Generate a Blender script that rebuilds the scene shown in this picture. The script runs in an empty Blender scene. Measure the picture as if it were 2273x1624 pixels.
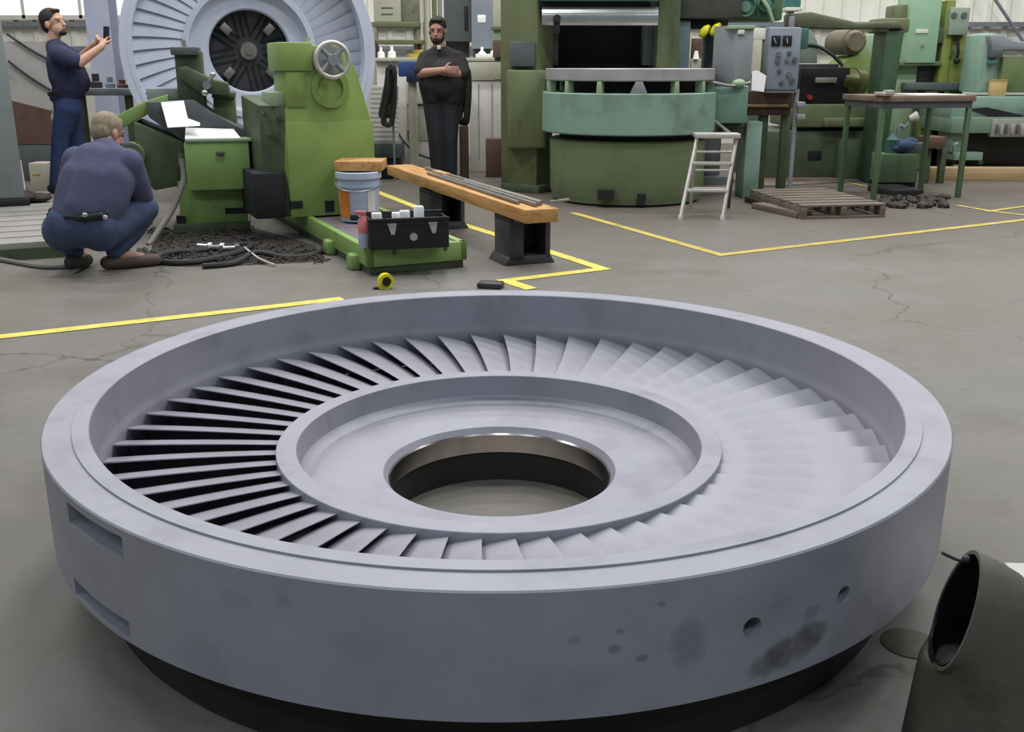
import bpy, bmesh, math, random
from mathutils import Vector, Matrix, Euler
random.seed(7)
C = bpy.context.scene.collection
SC = bpy.context.scene
PI = math.pi
R = math.radians

# ---------------------------------------------------------------- camera
FPX, PITCH, HC = 2220.0, R(16.78), 1.25
cam = bpy.data.cameras.new('camera')
cam.sensor_width = 36.0
cam.lens = FPX / 2273.0 * 36.0
cam.clip_start, cam.clip_end = 0.05, 200
camo = bpy.data.objects.new('camera', cam)
C.objects.link(camo)
camo.location = (0, 0, HC)
camo.rotation_euler = (PI / 2 - PITCH, 0, 0)
SC.camera = camo

# ---------------------------------------------------------------- light and exposure
vs = SC.view_settings
vs.view_transform = 'Standard'
vs.look = 'None'
vs.gamma = 1.0
vs.use_curve_mapping = False
vs.exposure = -1.3
SC.cycles.max_bounces = 7
SC.cycles.diffuse_bounces = 4
SC.cycles.glossy_bounces = 3
SC.cycles.sample_clamp_indirect = 6.0
w = bpy.data.worlds.new('world')
SC.world = w
w.use_nodes = True
w.node_tree.nodes['Background'].inputs[0].default_value = (0.74, 0.92, 1.06, 1)
w.node_tree.nodes['Background'].inputs[1].default_value = 0.45

def area(name, loc, sx, sy, power, col=(1, 0.98, 0.95), rot=(0, 0, 0)):
    l = bpy.data.lights.new(name, 'AREA')
    l.shape = 'RECTANGLE'
    l.size, l.size_y = sx, sy
    l.energy = power
    l.color = col
    o = bpy.data.objects.new(name, l)
    C.objects.link(o)
    o.location = loc
    o.rotation_euler = rot
    return o
LAMPS = [(x, y) for y in (-3.5, 5.0, 7.6, 10.8, 14.6) for x in (-4.6, -0.2, 4.2, 8.6)] + [(-8.8, 2.6), (-8.8, 8.4)]  # row behind the camera and far-left pair are added fill lights
for (x, y) in LAMPS:
    area('bay_and_fill_lamp', (x, y, 7.3), 1.5, 0.6, 360 if x < -8 else (400 if x < -4 else 250) if y < 0 else (190 if x < -1 else 330) if y < 6 else 320, (0.84, 0.95, 1.06) if y < 0 else (0.97, 0.98, 1.0))

# ---------------------------------------------------------------- helpers
def lin(c):
    c = c / 255.0
    return c / 12.92 if c <= 0.04045 else ((c + 0.055) / 1.055) ** 2.4
def rgb(c): return (lin(c[0]), lin(c[1]), lin(c[2]), 1)

def M(name, col, rough=0.55, metal=0.0, var=0.12, scale=6.0, bump=0.0, bscale=60.0, col2=None, spec=0.4, stretch=None, emit=None):
    m = bpy.data.materials.new(name)
    m.use_nodes = True
    nt = m.node_tree
    b = nt.nodes['Principled BSDF']
    b.inputs['Roughness'].default_value = rough
    b.inputs['Metallic'].default_value = metal
    b.inputs['Specular IOR Level'].default_value = spec
    tc = nt.nodes.new('ShaderNodeTexCoord')
    src = tc.outputs['Object']
    if stretch:
        mp = nt.nodes.new('ShaderNodeMapping')
        mp.inputs['Scale'].default_value = stretch
        nt.links.new(src, mp.inputs['Vector'])
        src = mp.outputs['Vector']
    n = nt.nodes.new('ShaderNodeTexNoise')
    n.inputs['Scale'].default_value = scale
    n.inputs['Detail'].default_value = 6
    n.inputs['Roughness'].default_value = 0.6
    nt.links.new(src, n.inputs['Vector'])
    cr = nt.nodes.new('ShaderNodeValToRGB')
    c1 = rgb(col)
    c2 = rgb(col2) if col2 else tuple(c * (1 - var * 2) for c in c1[:3]) + (1,)
    hi = tuple(min(1, c * (1 + var)) for c in c1[:3]) + (1,)
    cr.color_ramp.elements[0].position = 0.3
    cr.color_ramp.elements[0].color = c2
    cr.color_ramp.elements[1].position = 0.72
    cr.color_ramp.elements[1].color = hi
    e = cr.color_ramp.elements.new(0.48)
    e.color = c1
    nt.links.new(n.outputs['Fac'], cr.inputs['Fac'])
    nt.links.new(cr.outputs['Color'], b.inputs['Base Color'])
    if bump:
        n2 = nt.nodes.new('ShaderNodeTexNoise')
        n2.inputs['Scale'].default_value = bscale
        n2.inputs['Detail'].default_value = 4
        nt.links.new(src, n2.inputs['Vector'])
        bp = nt.nodes.new('ShaderNodeBump')
        bp.inputs['Strength'].default_value = bump
        bp.inputs['Distance'].default_value = 0.01
        nt.links.new(n2.outputs['Fac'], bp.inputs['Height'])
        nt.links.new(bp.outputs['Normal'], b.inputs['Normal'])
    if emit:
        b.inputs['Emission Color'].default_value = rgb(col)
        b.inputs['Emission Strength'].default_value = emit
    return m

W = {}                                     # object -> matrix of its own frame
def thing(name, label, cat, loc=(0, 0, 0), rotz=0.0, group=None, rot=None):
    o = bpy.data.objects.new(name, None)
    C.objects.link(o)
    o.empty_display_size = 0.1
    o.location = loc
    o.rotation_euler = rot if rot else (0, 0, rotz)
    o['label'] = label
    o['category'] = cat
    if group: o['group'] = group
    W[o.name] = Matrix.Translation(Vector(loc)) @ Euler(o.rotation_euler).to_matrix().to_4x4()
    return o
def tag(o, label, cat, group=None):
    o['label'] = label
    o['category'] = cat
    if group: o['group'] = group
    return o

CP, SP = math.cos(PITCH), math.sin(PITCH)
def ray(px, py):
    u = (px - 1136.5) / FPX
    v = -(py - 812.0) / FPX
    return Vector((u, CP + v * SP, -SP + v * CP))
def at(px, py, Y):                          # the point of the place seen at a pixel, at a distance Y
    r = ray(px, py)
    return Vector((0, 0, HC)) + r * (Y / r.y)
def fl(px, py, z=0.0):                      # the point seen at a pixel, at a height z
    r = ray(px, py)
    return Vector((0, 0, HC)) + r * ((z - HC) / r.z)
def on(T, px, py, y=0.0):                   # the same in the frame of a thing, on its plane y
    mi = W[T.name].inverted()
    o = mi @ Vector((0, 0, HC))
    d = mi.to_3x3() @ ray(px, py)
    t = (y - o.y) / d.y
    p = o + d * t
    return p

class MB:
    def __init__(s): s.bm = bmesh.new()
    def box(s, x0, x1, y0, y1, z0, z1, bev=0.0, rot=None, piv=None):
        b = bmesh.new()
        g = bmesh.ops.create_cube(b, size=1.0)
        for v in b.verts:
            v.co = Vector(((x0 + x1) / 2 + v.co.x * abs(x1 - x0), (y0 + y1) / 2 + v.co.y * abs(y1 - y0), (z0 + z1) / 2 + v.co.z * abs(z1 - z0)))
        if bev:
            bmesh.ops.bevel(b, geom=b.edges[:], offset=bev, segments=2, affect='EDGES', profile=0.5)
        if rot is not None:
            pv = Vector(piv) if piv is not None else Vector(((x0 + x1) / 2, (y0 + y1) / 2, (z0 + z1) / 2))
            mt = Matrix.Translation(pv) @ Euler(rot).to_matrix().to_4x4() @ Matrix.Translation(-pv)
            b.transform(mt)
        s._add(b)
        return s
    def _add(s, b):
        me = bpy.data.meshes.new('tmp')
        b.to_mesh(me)
        b.free()
        s.bm.from_mesh(me)
        bpy.data.meshes.remove(me)
    def prism(s, pts, d, bev=0.0):          # closed polygon pts (3D) pushed along the vector d
        b = bmesh.new()
        vs_ = [b.verts.new(p) for p in pts]
        f = b.faces.new(vs_)
        r = bmesh.ops.extrude_face_region(b, geom=[f])
        for v in [e for e in r['geom'] if isinstance(e, bmesh.types.BMVert)]: v.co += Vector(d)
        bmesh.ops.recalc_face_normals(b, faces=b.faces[:])
        if bev:
            bmesh.ops.bevel(b, geom=b.edges[:], offset=bev, segments=2, affect='EDGES', profile=0.5)
        s._add(b)
        return s
    def cone(s, p0, p1, r0, r1=None, n=24):
        p0, p1 = Vector(p0), Vector(p1)
        r1 = r0 if r1 is None else r1
        b = bmesh.new()
        L = (p1 - p0).length
        bmesh.ops.create_cone(b, cap_ends=True, cap_tris=False, segments=n, radius1=max(r0, 1e-5), radius2=max(r1, 1e-5), depth=L)
        q = (p1 - p0).to_track_quat('Z', 'Y')
        b.transform(Matrix.Translation((p0 + p1) / 2) @ q.to_matrix().to_4x4())
        s._add(b)
        return s
    def ball(s, c, r, sc=(1, 1, 1), sub=2, rot=None):
        b = bmesh.new()
        bmesh.ops.create_icosphere(b, subdivisions=sub, radius=r)
        m = Matrix.Diagonal((sc[0], sc[1], sc[2], 1))
        if rot is not None: m = rot.to_4x4() @ m
        b.transform(Matrix.Translation(c) @ m)
        s._add(b)
        return s
    def revolve(s, prof, n=64, mat=None, a0=0.0, a1=2 * PI):    # closed profile [(r, z)]
        b = bmesh.new()
        full = abs(a1 - a0 - 2 * PI) < 1e-6
        k = n if full else n + 1
        rows = []
        for i in range(k):
            a = a0 + (a1 - a0) * i / n
            rows.append([b.verts.new((r * math.cos(a), r * math.sin(a), z)) for r, z in prof])
        m = len(prof)
        for i in range(n):
            A, B = rows[i], rows[(i + 1) % k]
            for j in range(m):
                q = [A[j], B[j], B[(j + 1) % m], A[(j + 1) % m]]
                b.faces.new(q)
        if not full:
            b.faces.new(rows[0])
            b.faces.new(rows[-1][::-1])
        bmesh.ops.remove_doubles(b, verts=b.verts[:], dist=1e-6)
        bmesh.ops.recalc_face_normals(b, faces=b.faces[:])
        if mat is not None: b.transform(mat)
        s._add(b)
        return s
    def tube(s, pts, r, n=10, close=False, caps=True):
        pts = [Vector(p) for p in pts]
        b = bmesh.new()
        rows = []
        k = len(pts)
        up = Vector((0, 0, 1))
        pn = None
        for i, p in enumerate(pts):
            if close: t = pts[(i + 1) % k] - pts[i - 1]
            else: t = pts[min(i + 1, k - 1)] - pts[max(i - 1, 0)]
            t.normalize()
            if pn is None:
                a = up if abs(t.z) < 0.9 else Vector((1, 0, 0))
                pn = (a - t * a.dot(t)).normalized()
            else:
                pn = (pn - t * pn.dot(t)).normalized()
            bn = t.cross(pn)
            rr = r[i] if isinstance(r, (list, tuple)) else r
            rows.append([b.verts.new(p + (pn * math.cos(2 * PI * j / n) + bn * math.sin(2 * PI * j / n)) * rr) for j in range(n)])
        for i in range(k if close else k - 1):
            A, B = rows[i], rows[(i + 1) % k]
            for j in range(n): b.faces.new((A[j], A[(j + 1) % n], B[(j + 1) % n], B[j]))
        if not close and caps:
            b.faces.new(rows[0][::-1])
            b.faces.new(rows[-1])
        bmesh.ops.recalc_face_normals(b, faces=b.faces[:])
        s._add(b)
        return s
    def pbox(s, T, x0, y0, x1, y1, yl, depth, z0=None, bev=0.006):   # box whose front face is seen between two pixel corners
        a, c = on(T, x0, y0, yl), on(T, x1, y1, yl)
        xm0 = (a.x + on(T, x0, y1, yl).x) / 2
        xm1 = (c.x + on(T, x1, y0, yl).x) / 2
        lo = c.z if z0 is None else z0
        return s.box(xm0, xm1, yl, yl + depth, lo, a.z, bev)
    def build(s, name, mat, parent=None, smooth=True, ang=35):
        me = bpy.data.meshes.new(name)
        s.bm.normal_update()
        s.bm.to_mesh(me)
        s.bm.free()
        me.materials.append(mat)
        if smooth: smooth_by_angle(me, ang)
        o = bpy.data.objects.new(name, me)
        C.objects.link(o)
        if parent is not None:
            o.parent = parent
            W[o.name] = W[parent.name]
        else: W[o.name] = Matrix.Identity(4)
        return o
def smooth_by_angle(me, ang):
    b = bmesh.new()
    b.from_mesh(me)
    for f in b.faces: f.smooth = True
    c = R(ang)
    for e in b.edges:
        e.smooth = len(e.link_faces) == 2 and e.calc_face_angle(0) < c
    b.to_mesh(me)
    b.free()
def catmull(pts, n=8):
    pts = [Vector(p) for p in pts]
    out = []
    P = [pts[0]] + pts + [pts[-1]]
    for i in range(1, len(P) - 2):
        for k in range(n):
            t = k / n
            a, b_, c, d = P[i - 1], P[i], P[i + 1], P[i + 2]
            out.append(0.5 * ((2 * b_) + (c - a) * t + (2 * a - 5 * b_ + 4 * c - d) * t * t + (3 * b_ - a - 3 * c + d) * t ** 3))
    out.append(pts[-1])
    return out
def bake(o):                                # keep the result of an object's modifiers as its own mesh
    dg = bpy.context.evaluated_depsgraph_get()
    dg.update()
    me = bpy.data.meshes.new_from_object(o.evaluated_get(dg))
    o.modifiers.clear()
    old = o.data
    o.data = me
    bpy.data.meshes.remove(old)
def structure(o, label=None):
    o['kind'] = 'structure'
    if label: o['label'] = label
    return o
def copy_tree(o, parent=None):
    c = o.copy()
    C.objects.link(c)
    if parent is not None: c.parent = parent
    W[c.name] = W[parent.name] if parent is not None else W[o.name].copy()
    for ch in [x for x in o.children]: copy_tree(ch, c)
    return c
# ---------------------------------------------------------------- materials
def floor_material():
    m = bpy.data.materials.new('floor_concrete')
    m.use_nodes = True
    nt = m.node_tree
    b = nt.nodes['Principled BSDF']
    tc = nt.nodes.new('ShaderNodeTexCoord')
    def noise(sc, det=6, rough=0.6):
        n = nt.nodes.new('ShaderNodeTexNoise')
        n.inputs['Scale'].default_value = sc
        n.inputs['Detail'].default_value = det
        n.inputs['Roughness'].default_value = rough
        nt.links.new(tc.outputs['Object'], n.inputs['Vector'])
        return n
    def mix(a, bcol, fac, typ='MIX'):
        x = nt.nodes.new('ShaderNodeMix')
        x.data_type = 'RGBA'
        x.blend_type = typ
        if isinstance(a, tuple): x.inputs[6].default_value = a
        else: nt.links.new(a, x.inputs[6])
        if isinstance(bcol, tuple): x.inputs[7].default_value = bcol
        else: nt.links.new(bcol, x.inputs[7])
        if isinstance(fac, float): x.inputs[0].default_value = fac
        else: nt.links.new(fac, x.inputs[0])
        return x.outputs[2]
    def ramp(src, p0, p1):
        r = nt.nodes.new('ShaderNodeMapRange')
        r.inputs[1].default_value, r.inputs[2].default_value = p0, p1
        nt.links.new(src, r.inputs[0])
        return r.outputs[0]
    c = mix(rgb((120, 117, 112)), rgb((112, 106, 96)), ramp(noise(0.45).outputs['Fac'], 0.35, 0.65))
    c = mix(c, rgb((125, 118, 115)), ramp(noise(2.3).outputs['Fac'], 0.5, 0.75))
    c = mix(c, rgb((92, 87, 77)), ramp(noise(0.9, 8, 0.7).outputs['Fac'], 0.56, 0.78))
    c = mix(c, rgb((98, 96, 89)), ramp(noise(14, 5).outputs['Fac'], 0.58, 0.8))
    # darker, browner concrete further into the shop
    sep = nt.nodes.new('ShaderNodeSeparateXYZ')
    nt.links.new(tc.outputs['Object'], sep.inputs[0])
    ad = nt.nodes.new('ShaderNodeMath')
    ad.operation = 'MULTIPLY_ADD'
    nz = noise(0.8)
    nt.links.new(nz.outputs['Fac'], ad.inputs[0])
    ad.inputs[1].default_value = 2.4
    nt.links.new(sep.outputs['Y'], ad.inputs[2])
    dm = nt.nodes.new('ShaderNodeMath')
    dm.operation = 'MULTIPLY'
    nt.links.new(ramp(ad.outputs[0], 7.6, 9.6), dm.inputs[0])
    dm.inputs[1].default_value = 0.75
    c = mix(c, rgb((96, 87, 79)), dm.outputs[0])
    # hairline cracks
    v = nt.nodes.new('ShaderNodeTexVoronoi')
    v.feature = 'DISTANCE_TO_EDGE'
    v.inputs['Scale'].default_value = 0.33
    wv = noise(2.2, 4)
    av = nt.nodes.new('ShaderNodeVectorMath')
    av.operation = 'MULTIPLY_ADD'
    nt.links.new(wv.outputs['Color'], av.inputs[0])
    av.inputs[1].default_value = (0.55, 0.55, 0.0)
    nt.links.new(tc.outputs['Object'], av.inputs[2])
    nt.links.new(av.outputs[0], v.inputs['Vector'])
    crk = ramp(v.outputs['Distance'], 0.0035, 0.0)
    gate = nt.nodes.new('ShaderNodeMath')
    gate.operation = 'MULTIPLY'
    nt.links.new(crk, gate.inputs[0])
    nt.links.new(ramp(noise(0.6).outputs['Fac'], 0.42, 0.6), gate.inputs[1])
    c = mix(c, rgb((75, 71, 64)), gate.outputs[0])
    nt.links.new(c, b.inputs['Base Color'])
    rr = nt.nodes.new('ShaderNodeMapRange')
    nt.links.new(noise(1.6).outputs['Fac'], rr.inputs[0])
    rr.inputs[1].default_value, rr.inputs[2].default_value = 0.3, 0.7
    rr.inputs[3].default_value, rr.inputs[4].default_value = 0.42, 0.62
    nt.links.new(rr.outputs[0], b.inputs['Roughness'])
    b.inputs['Specular IOR Level'].default_value = 0.35
    bp = nt.nodes.new('ShaderNodeBump')
    bp.inputs['Strength'].default_value = 0.08
    bp.inputs['Distance'].default_value = 0.01
    nt.links.new(noise(45, 4).outputs['Fac'], bp.inputs['Height'])
    nt.links.new(bp.outputs['Normal'], b.inputs['Normal'])
    return m

def steel_material(name, col, spots):
    # blasted steel with a few dark smudges of their own shape: (x, y, z, sx, sy, sz, strength)
    m = M(name, col, 0.5, 0.25, 0.08, 5.0, 0.05, 220, spec=0.4)
    nt = m.node_tree
    b = nt.nodes['Principled BSDF']
    src = b.inputs['Base Color'].links[0].from_socket
    tc = nt.nodes.new('ShaderNodeTexCoord')
    wn = nt.nodes.new('ShaderNodeTexNoise')
    wn.inputs['Scale'].default_value = 18
    nt.links.new(tc.outputs['Object'], wn.inputs['Vector'])
    n = nt.nodes.new('ShaderNodeTexNoise')
    n.inputs['Scale'].default_value = 9
    n.inputs['Detail'].default_value = 5
    nt.links.new(tc.outputs['Object'], n.inputs['Vector'])
    mr = nt.nodes.new('ShaderNodeMapRange')
    mr.inputs[1].default_value, mr.inputs[2].default_value = 0.62, 0.8
    mr.inputs[4].default_value = 0.35
    nt.links.new(n.outputs['Fac'], mr.inputs[0])
    mx = nt.nodes.new('ShaderNodeMix')
    mx.data_type = 'RGBA'
    nt.links.new(mr.outputs[0], mx.inputs[0])
    nt.links.new(src, mx.inputs[6])
    mx.inputs[7].default_value = rgb((108, 110, 118))
    src = mx.outputs[2]
    for (x, y, z, sx, sy, sz, st) in spots:
        mp = nt.nodes.new('ShaderNodeVectorMath')
        mp.operation = 'SUBTRACT'
        nt.links.new(tc.outputs['Object'], mp.inputs[0])
        mp.inputs[1].default_value = (x, y, z)
        dv = nt.nodes.new('ShaderNodeVectorMath')
        dv.operation = 'DIVIDE'
        nt.links.new(mp.outputs[0], dv.inputs[0])
        dv.inputs[1].default_value = (sx, sy, sz)
        ln = nt.nodes.new('ShaderNodeVectorMath')
        ln.operation = 'LENGTH'
        nt.links.new(dv.outputs[0], ln.inputs[0])
        ad = nt.nodes.new('ShaderNodeMath')
        ad.operation = 'MULTIPLY_ADD'
        nt.links.new(wn.outputs['Fac'], ad.inputs[0])
        ad.inputs[1].default_value = 1.5
        nt.links.new(ln.outputs['Value'], ad.inputs[2])
        r = nt.nodes.new('ShaderNodeMapRange')
        r.inputs[1].default_value, r.inputs[2].default_value = 1.85, 1.35
        r.inputs[4].default_value = st
        nt.links.new(ad.outputs[0], r.inputs[0])
        mx = nt.nodes.new('ShaderNodeMix')
        mx.data_type = 'RGBA'
        nt.links.new(r.outputs[0], mx.inputs[0])
        nt.links.new(src, mx.inputs[6])
        mx.inputs[7].default_value = rgb((70, 70, 74))
        src = mx.outputs[2]
    nt.links.new(src, b.inputs['Base Color'])
    return m

m_floor = floor_material()
m_yellow2 = M('worn_yellow_paint', (188, 168, 84), 0.6, var=0.16, scale=10, col2=(146, 130, 88))
m_yellow = M('yellow_paint', (224, 208, 96), 0.5, var=0.14, scale=14, col2=(190, 172, 96))
m_ceil = M('ceiling_sheet', (120, 122, 122), 0.8)
m_side = M('side_wall_sheet', (150, 150, 145), 0.8)
m_wall = M('white_wall_sheet', (232, 230, 216), 0.6, var=0.04, scale=1.2)
m_block = M('low_block_wall', (196, 192, 184), 0.8, var=0.08, scale=2)
m_day = M('daylight_panel', (255, 252, 238), 0.5, emit=3.4, var=0.01)
m_girt = M('grey_girt', (120, 126, 134), 0.5)
m_dark = M('dark_recess', (30, 30, 32), 0.7, var=0.2)
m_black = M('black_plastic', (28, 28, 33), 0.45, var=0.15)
m_rubber = M('black_rubber', (48, 46, 45), 0.6, var=0.25, scale=9)
m_grey = M('grey_enamel', (136, 140, 142), 0.45, var=0.06)
m_greyblue = M('grey_blue_enamel', (134, 142, 152), 0.45, var=0.06)
m_greydk = M('dark_grey_enamel', (88, 92, 94), 0.5, var=0.1)
m_white = M('white_enamel', (214, 210, 202), 0.5, var=0.05)
m_cream = M('cream_enamel', (186, 184, 164), 0.5, var=0.05)
m_paper = M('white_paper', (250, 250, 248), 0.7, var=0.01)
m_chrome = M('bright_steel', (200, 200, 198), 0.22, 0.9, var=0.08, scale=3)
m_bar = M('bare_steel', (150, 146, 142), 0.35, 0.7, var=0.15)
m_cast = M('dark_cast_steel', (74, 72, 76), 0.45, 0.4, var=0.2)
m_gtail = M('leaf_green_paint', (132, 156, 84), 0.42, var=0.08, scale=2.5)
m_gmid = M('machine_green_paint', (132, 162, 92), 0.42, var=0.1, scale=3)
m_gdark = M('dark_green_paint', (80, 90, 66), 0.5, var=0.18, scale=4)
m_gold = M('worn_olive_paint', (106, 114, 80), 0.5, var=0.14, scale=3, col2=(76, 84, 62), stretch=(1, 1, 0.4))
m_gvtl = M('drum_green_paint', (114, 128, 92), 0.45, var=0.1, scale=2.2, col2=(98, 108, 84))
m_teal = M('pale_teal_paint', (128, 156, 142), 0.4, var=0.08, scale=2.2, col2=(104, 122, 100))
m_tealdk = M('teal_paint', (66, 104, 96), 0.45, var=0.1)
m_glight = M('pale_green_paint', (150, 172, 138), 0.45, var=0.08, scale=2)
m_gyel = M('yellow_green_paint', (124, 134, 66), 0.5, var=0.12, scale=3)
m_wood = M('orange_timber', (190, 144, 88), 0.6, var=0.14, scale=3, stretch=(9, 0.8, 9), col2=(150, 100, 50))
m_woodold = M('weathered_wood', (114, 102, 90), 0.75, var=0.16, scale=3, stretch=(1, 8, 8), col2=(86, 76, 66))
m_woodpale = M('pale_wood', (176, 150, 112), 0.7, var=0.12, scale=3, stretch=(1, 8, 8))
m_woodblk = M('dark_timber_and_shade', (44, 42, 38), 0.7, var=0.2)  # near-black; also gives the added ring stand its painted shade
m_alu = M('aluminium', (206, 200, 192), 0.35, 0.5, var=0.06)
m_brown = M('brown_enamel', (96, 74, 62), 0.6, var=0.15)
m_blue = M('blue_plastic', (52, 78, 140), 0.45)
m_yel = M('yellow_plastic', (226, 216, 40), 0.4, var=0.05)
m_orange = M('orange_label', (206, 124, 52), 0.5)
m_bucket = M('pale_blue_plastic', (176, 188, 206), 0.4, var=0.04)
m_red = M('pink_red_plastic', (214, 120, 124), 0.45)
m_card = M('cardboard', (196, 168, 116), 0.75)
m_skin = M('skin', (205, 160, 134), 0.5, var=0.05)
m_skin2 = M('skin_ruddy', (176, 134, 116), 0.5, var=0.05)
m_navy = M('navy_cotton', (50, 52, 78), 0.9, var=0.12, scale=8, bump=0.3, bscale=18)
m_navy2 = M('faded_navy_cotton', (78, 80, 106), 0.9, var=0.12, scale=5, bump=0.4, bscale=14)
m_jean = M('blue_denim', (52, 66, 104), 0.9, var=0.15, scale=7, bump=0.3, bscale=18)
m_jean2 = M('blue_grey_denim', (66, 78, 106), 0.9, var=0.15, scale=6, bump=0.4, bscale=14)
m_blackc = M('black_cotton', (48, 45, 45), 0.9, var=0.12, scale=8, bump=0.3, bscale=16)
m_trous = M('charcoal_trousers', (46, 46, 52), 0.9, var=0.12, scale=8, bump=0.3, bscale=16)
m_hair = M('dark_hair', (44, 38, 34), 0.7, var=0.2, scale=40)
m_hair2 = M('grey_blond_hair', (140, 126, 104), 0.7, var=0.2, scale=40)
m_eye = M('eye', (30, 26, 26), 0.3)
m_lip = M('lip', (150, 90, 84), 0.5)
m_shoe = M('brown_leather', (92, 74, 66), 0.6, var=0.2)
m_shoe2 = M('dark_leather', (52, 46, 44), 0.6, var=0.2)
m_duct = M('grimy_rubber', (92, 88, 78), 0.7, var=0.2, scale=7, bump=0.3, bscale=25)
m_chips = M('dark_swarf', (58, 52, 48), 0.7, var=0.3, scale=20)
m_hose = M('grey_hose', (120, 118, 112), 0.55)

# ---------------------------------------------------------------- the hall
def plane(name, pts, mat):
    b = MB()
    b.bm.faces.new([b.bm.verts.new(p) for p in pts])
    return b.build(name, mat, None, smooth=False)
XL, XR, YF, YB, ZC = -13.0, 15.0, -9.0, 17.0, 8.0
structure(plane('floor', [(XL, YF, 0), (XR, YF, 0), (XR, YB, 0), (XL, YB, 0)], m_floor))
structure(plane('ceiling', [(XL, YF, ZC), (XL, YB, ZC), (XR, YB, ZC), (XR, YF, ZC)], m_ceil))
structure(plane('wall_left', [(XL, YF, 0), (XL, YB, 0), (XL, YB, ZC), (XL, YF, ZC)], m_side))
structure(plane('wall_right', [(XR, YF, 0), (XR, YF, ZC), (XR, YB, ZC), (XR, YB, 0)], m_side))
# the far wall: ribbed white sheet above a low block wall, daylight panels at the left
b = MB()
x = XL
zz = []
pts = []
while x < XR:
    pts += [(x, 0.0), (x + 0.17, 0.0), (x + 0.2, -0.035), (x + 0.27, -0.035)]
    x += 0.3
vb = [b.bm.verts.new((px_, YB + dy, 1.15)) for px_, dy in pts]
vt = [b.bm.verts.new((px_, YB + dy, ZC)) for px_, dy in pts]
for i in range(len(pts) - 1): b.bm.faces.new((vb[i], vb[i + 1], vt[i + 1], vt[i]))
structure(b.build('wall_back', m_wall, None, smooth=False), 'white ribbed sheet wall at the far end of the hall')
structure(MB().box(XL, XR, YB - 0.12, YB + 0.1, 0, 1.2).build('baseboard_back', m_block, None, smooth=False), 'low pale block wall under the white sheet wall')
for i, (z, th) in enumerate(((1.86, 0.07), (1.50, 0.05))):
    structure(MB().box(XL, XR, YB - 0.16, YB - 0.04, z - th / 2, z + th / 2).build('trim_%d' % (i + 1), m_girt, None, smooth=False), 'long grey rail fixed along the far wall, ' + ('upper' if i == 0 else 'lower') + ' one')
b = MB().box(-11.4, -6.0, YB - 0.1, YB - 0.05, 2.0, 3.9)
win = structure(b.build('window_1', m_day, None, smooth=False), 'bright daylight panel high in the far wall at the left')
f = MB()
for k in range(7): f.box(-11.45 + k * 0.91, -11.4 + k * 0.91, YB - 0.13, YB - 0.04, 1.95, 3.95)
f.box(-11.45, -5.95, YB - 0.13, YB - 0.04, 1.93, 2.0)
f.build('window_frame', m_white, win)
b = MB().tube([at(2190, -30, YB - 0.3), at(2290, 120, YB - 0.3)], 0.025)
structure(b.build('trim_3', m_girt), 'slanting brace rod across the far wall at the right')
# overhead lamps and added fill: the light of each hangs in a shallow reflector
for (x, y) in LAMPS:
    t = thing('bay_and_fill_lamp', 'overhead lamp of the hall rows and added fill, under the ceiling', 'ceiling lamp', (x, y, 7.34), 0, 'high bay lamps and added fill lamps under the ceiling')
    MB().box(-1.28, 1.28, -0.52, 0.52, 0.0, 0.05).box(-0.02, 0.02, -0.02, 0.02, 0.05, ZC - 7.34).build('reflector', m_white, t)
# yellow lines painted on the floor
def stripe(name, label, pts, wdt, z=0.003, mat=None):
    b = MB()
    pts = [Vector(p) for p in pts]
    L, Rr = [], []
    for i, p in enumerate(pts):
        d1 = (pts[i] - pts[i - 1]).normalized() if i else None
        d2 = (pts[i + 1] - pts[i]).normalized() if i < len(pts) - 1 else None
        d1 = d1 or d2
        d2 = d2 or d1
        n1, n2 = Vector((-d1.y, d1.x, 0)), Vector((-d2.y, d2.x, 0))
        nn = (n1 + n2).normalized()
        k = wdt / 2 / max(0.3, nn.dot(n1))
        L.append(b.bm.verts.new((p.x + nn.x * k, p.y + nn.y * k, z)))
        Rr.append(b.bm.verts.new((p.x - nn.x * k, p.y - nn.y * k, z)))
    for i in range(len(pts) - 1): b.bm.faces.new((L[i], Rr[i], Rr[i + 1], L[i + 1]))
    bmesh.ops.recalc_face_normals(b.bm, faces=b.bm.faces[:])
    return tag(b.build(name, mat or m_yellow, None, smooth=False), label, 'floor line')
stripe('floor_line', 'yellow line on the floor at the left, running behind the steel wheel', [fl(-260, 777), fl(0, 748), fl(640, 677), fl(760, 663)], 0.085)
stripe('floor_line', 'yellow line with a hooked end beside the timber beam', [fl(835, 425), fl(1000, 490), fl(1145, 535), fl(1338, 597), fl(1122, 623), fl(1180, 642)], 0.085)
stripe('floor_line', 'yellow line bending in a wide corner in front of the stepladder', [fl(1270, 472), fl(1600, 566), fl(1930, 528), fl(2300, 485)], 0.075, 0.003, m_yellow2)
stripe('floor_line', 'short yellow line near the legs of the steel table', [fl(2125, 456), fl(2200, 469), fl(2310, 482)], 0.06, 0.0035, m_yellow2)
stripe('floor_line', 'yellow line at the right edge, ending by the steel table', [fl(2190, 470), fl(2320, 452)], 0.06, 0.004, m_yellow2)
stripe('floor_line', 'faint yellow line on the floor behind the wooden pallet', [fl(1655, 366), fl(1800, 388), fl(1945, 418)], 0.05, 0.003, m_yellow2)

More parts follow.
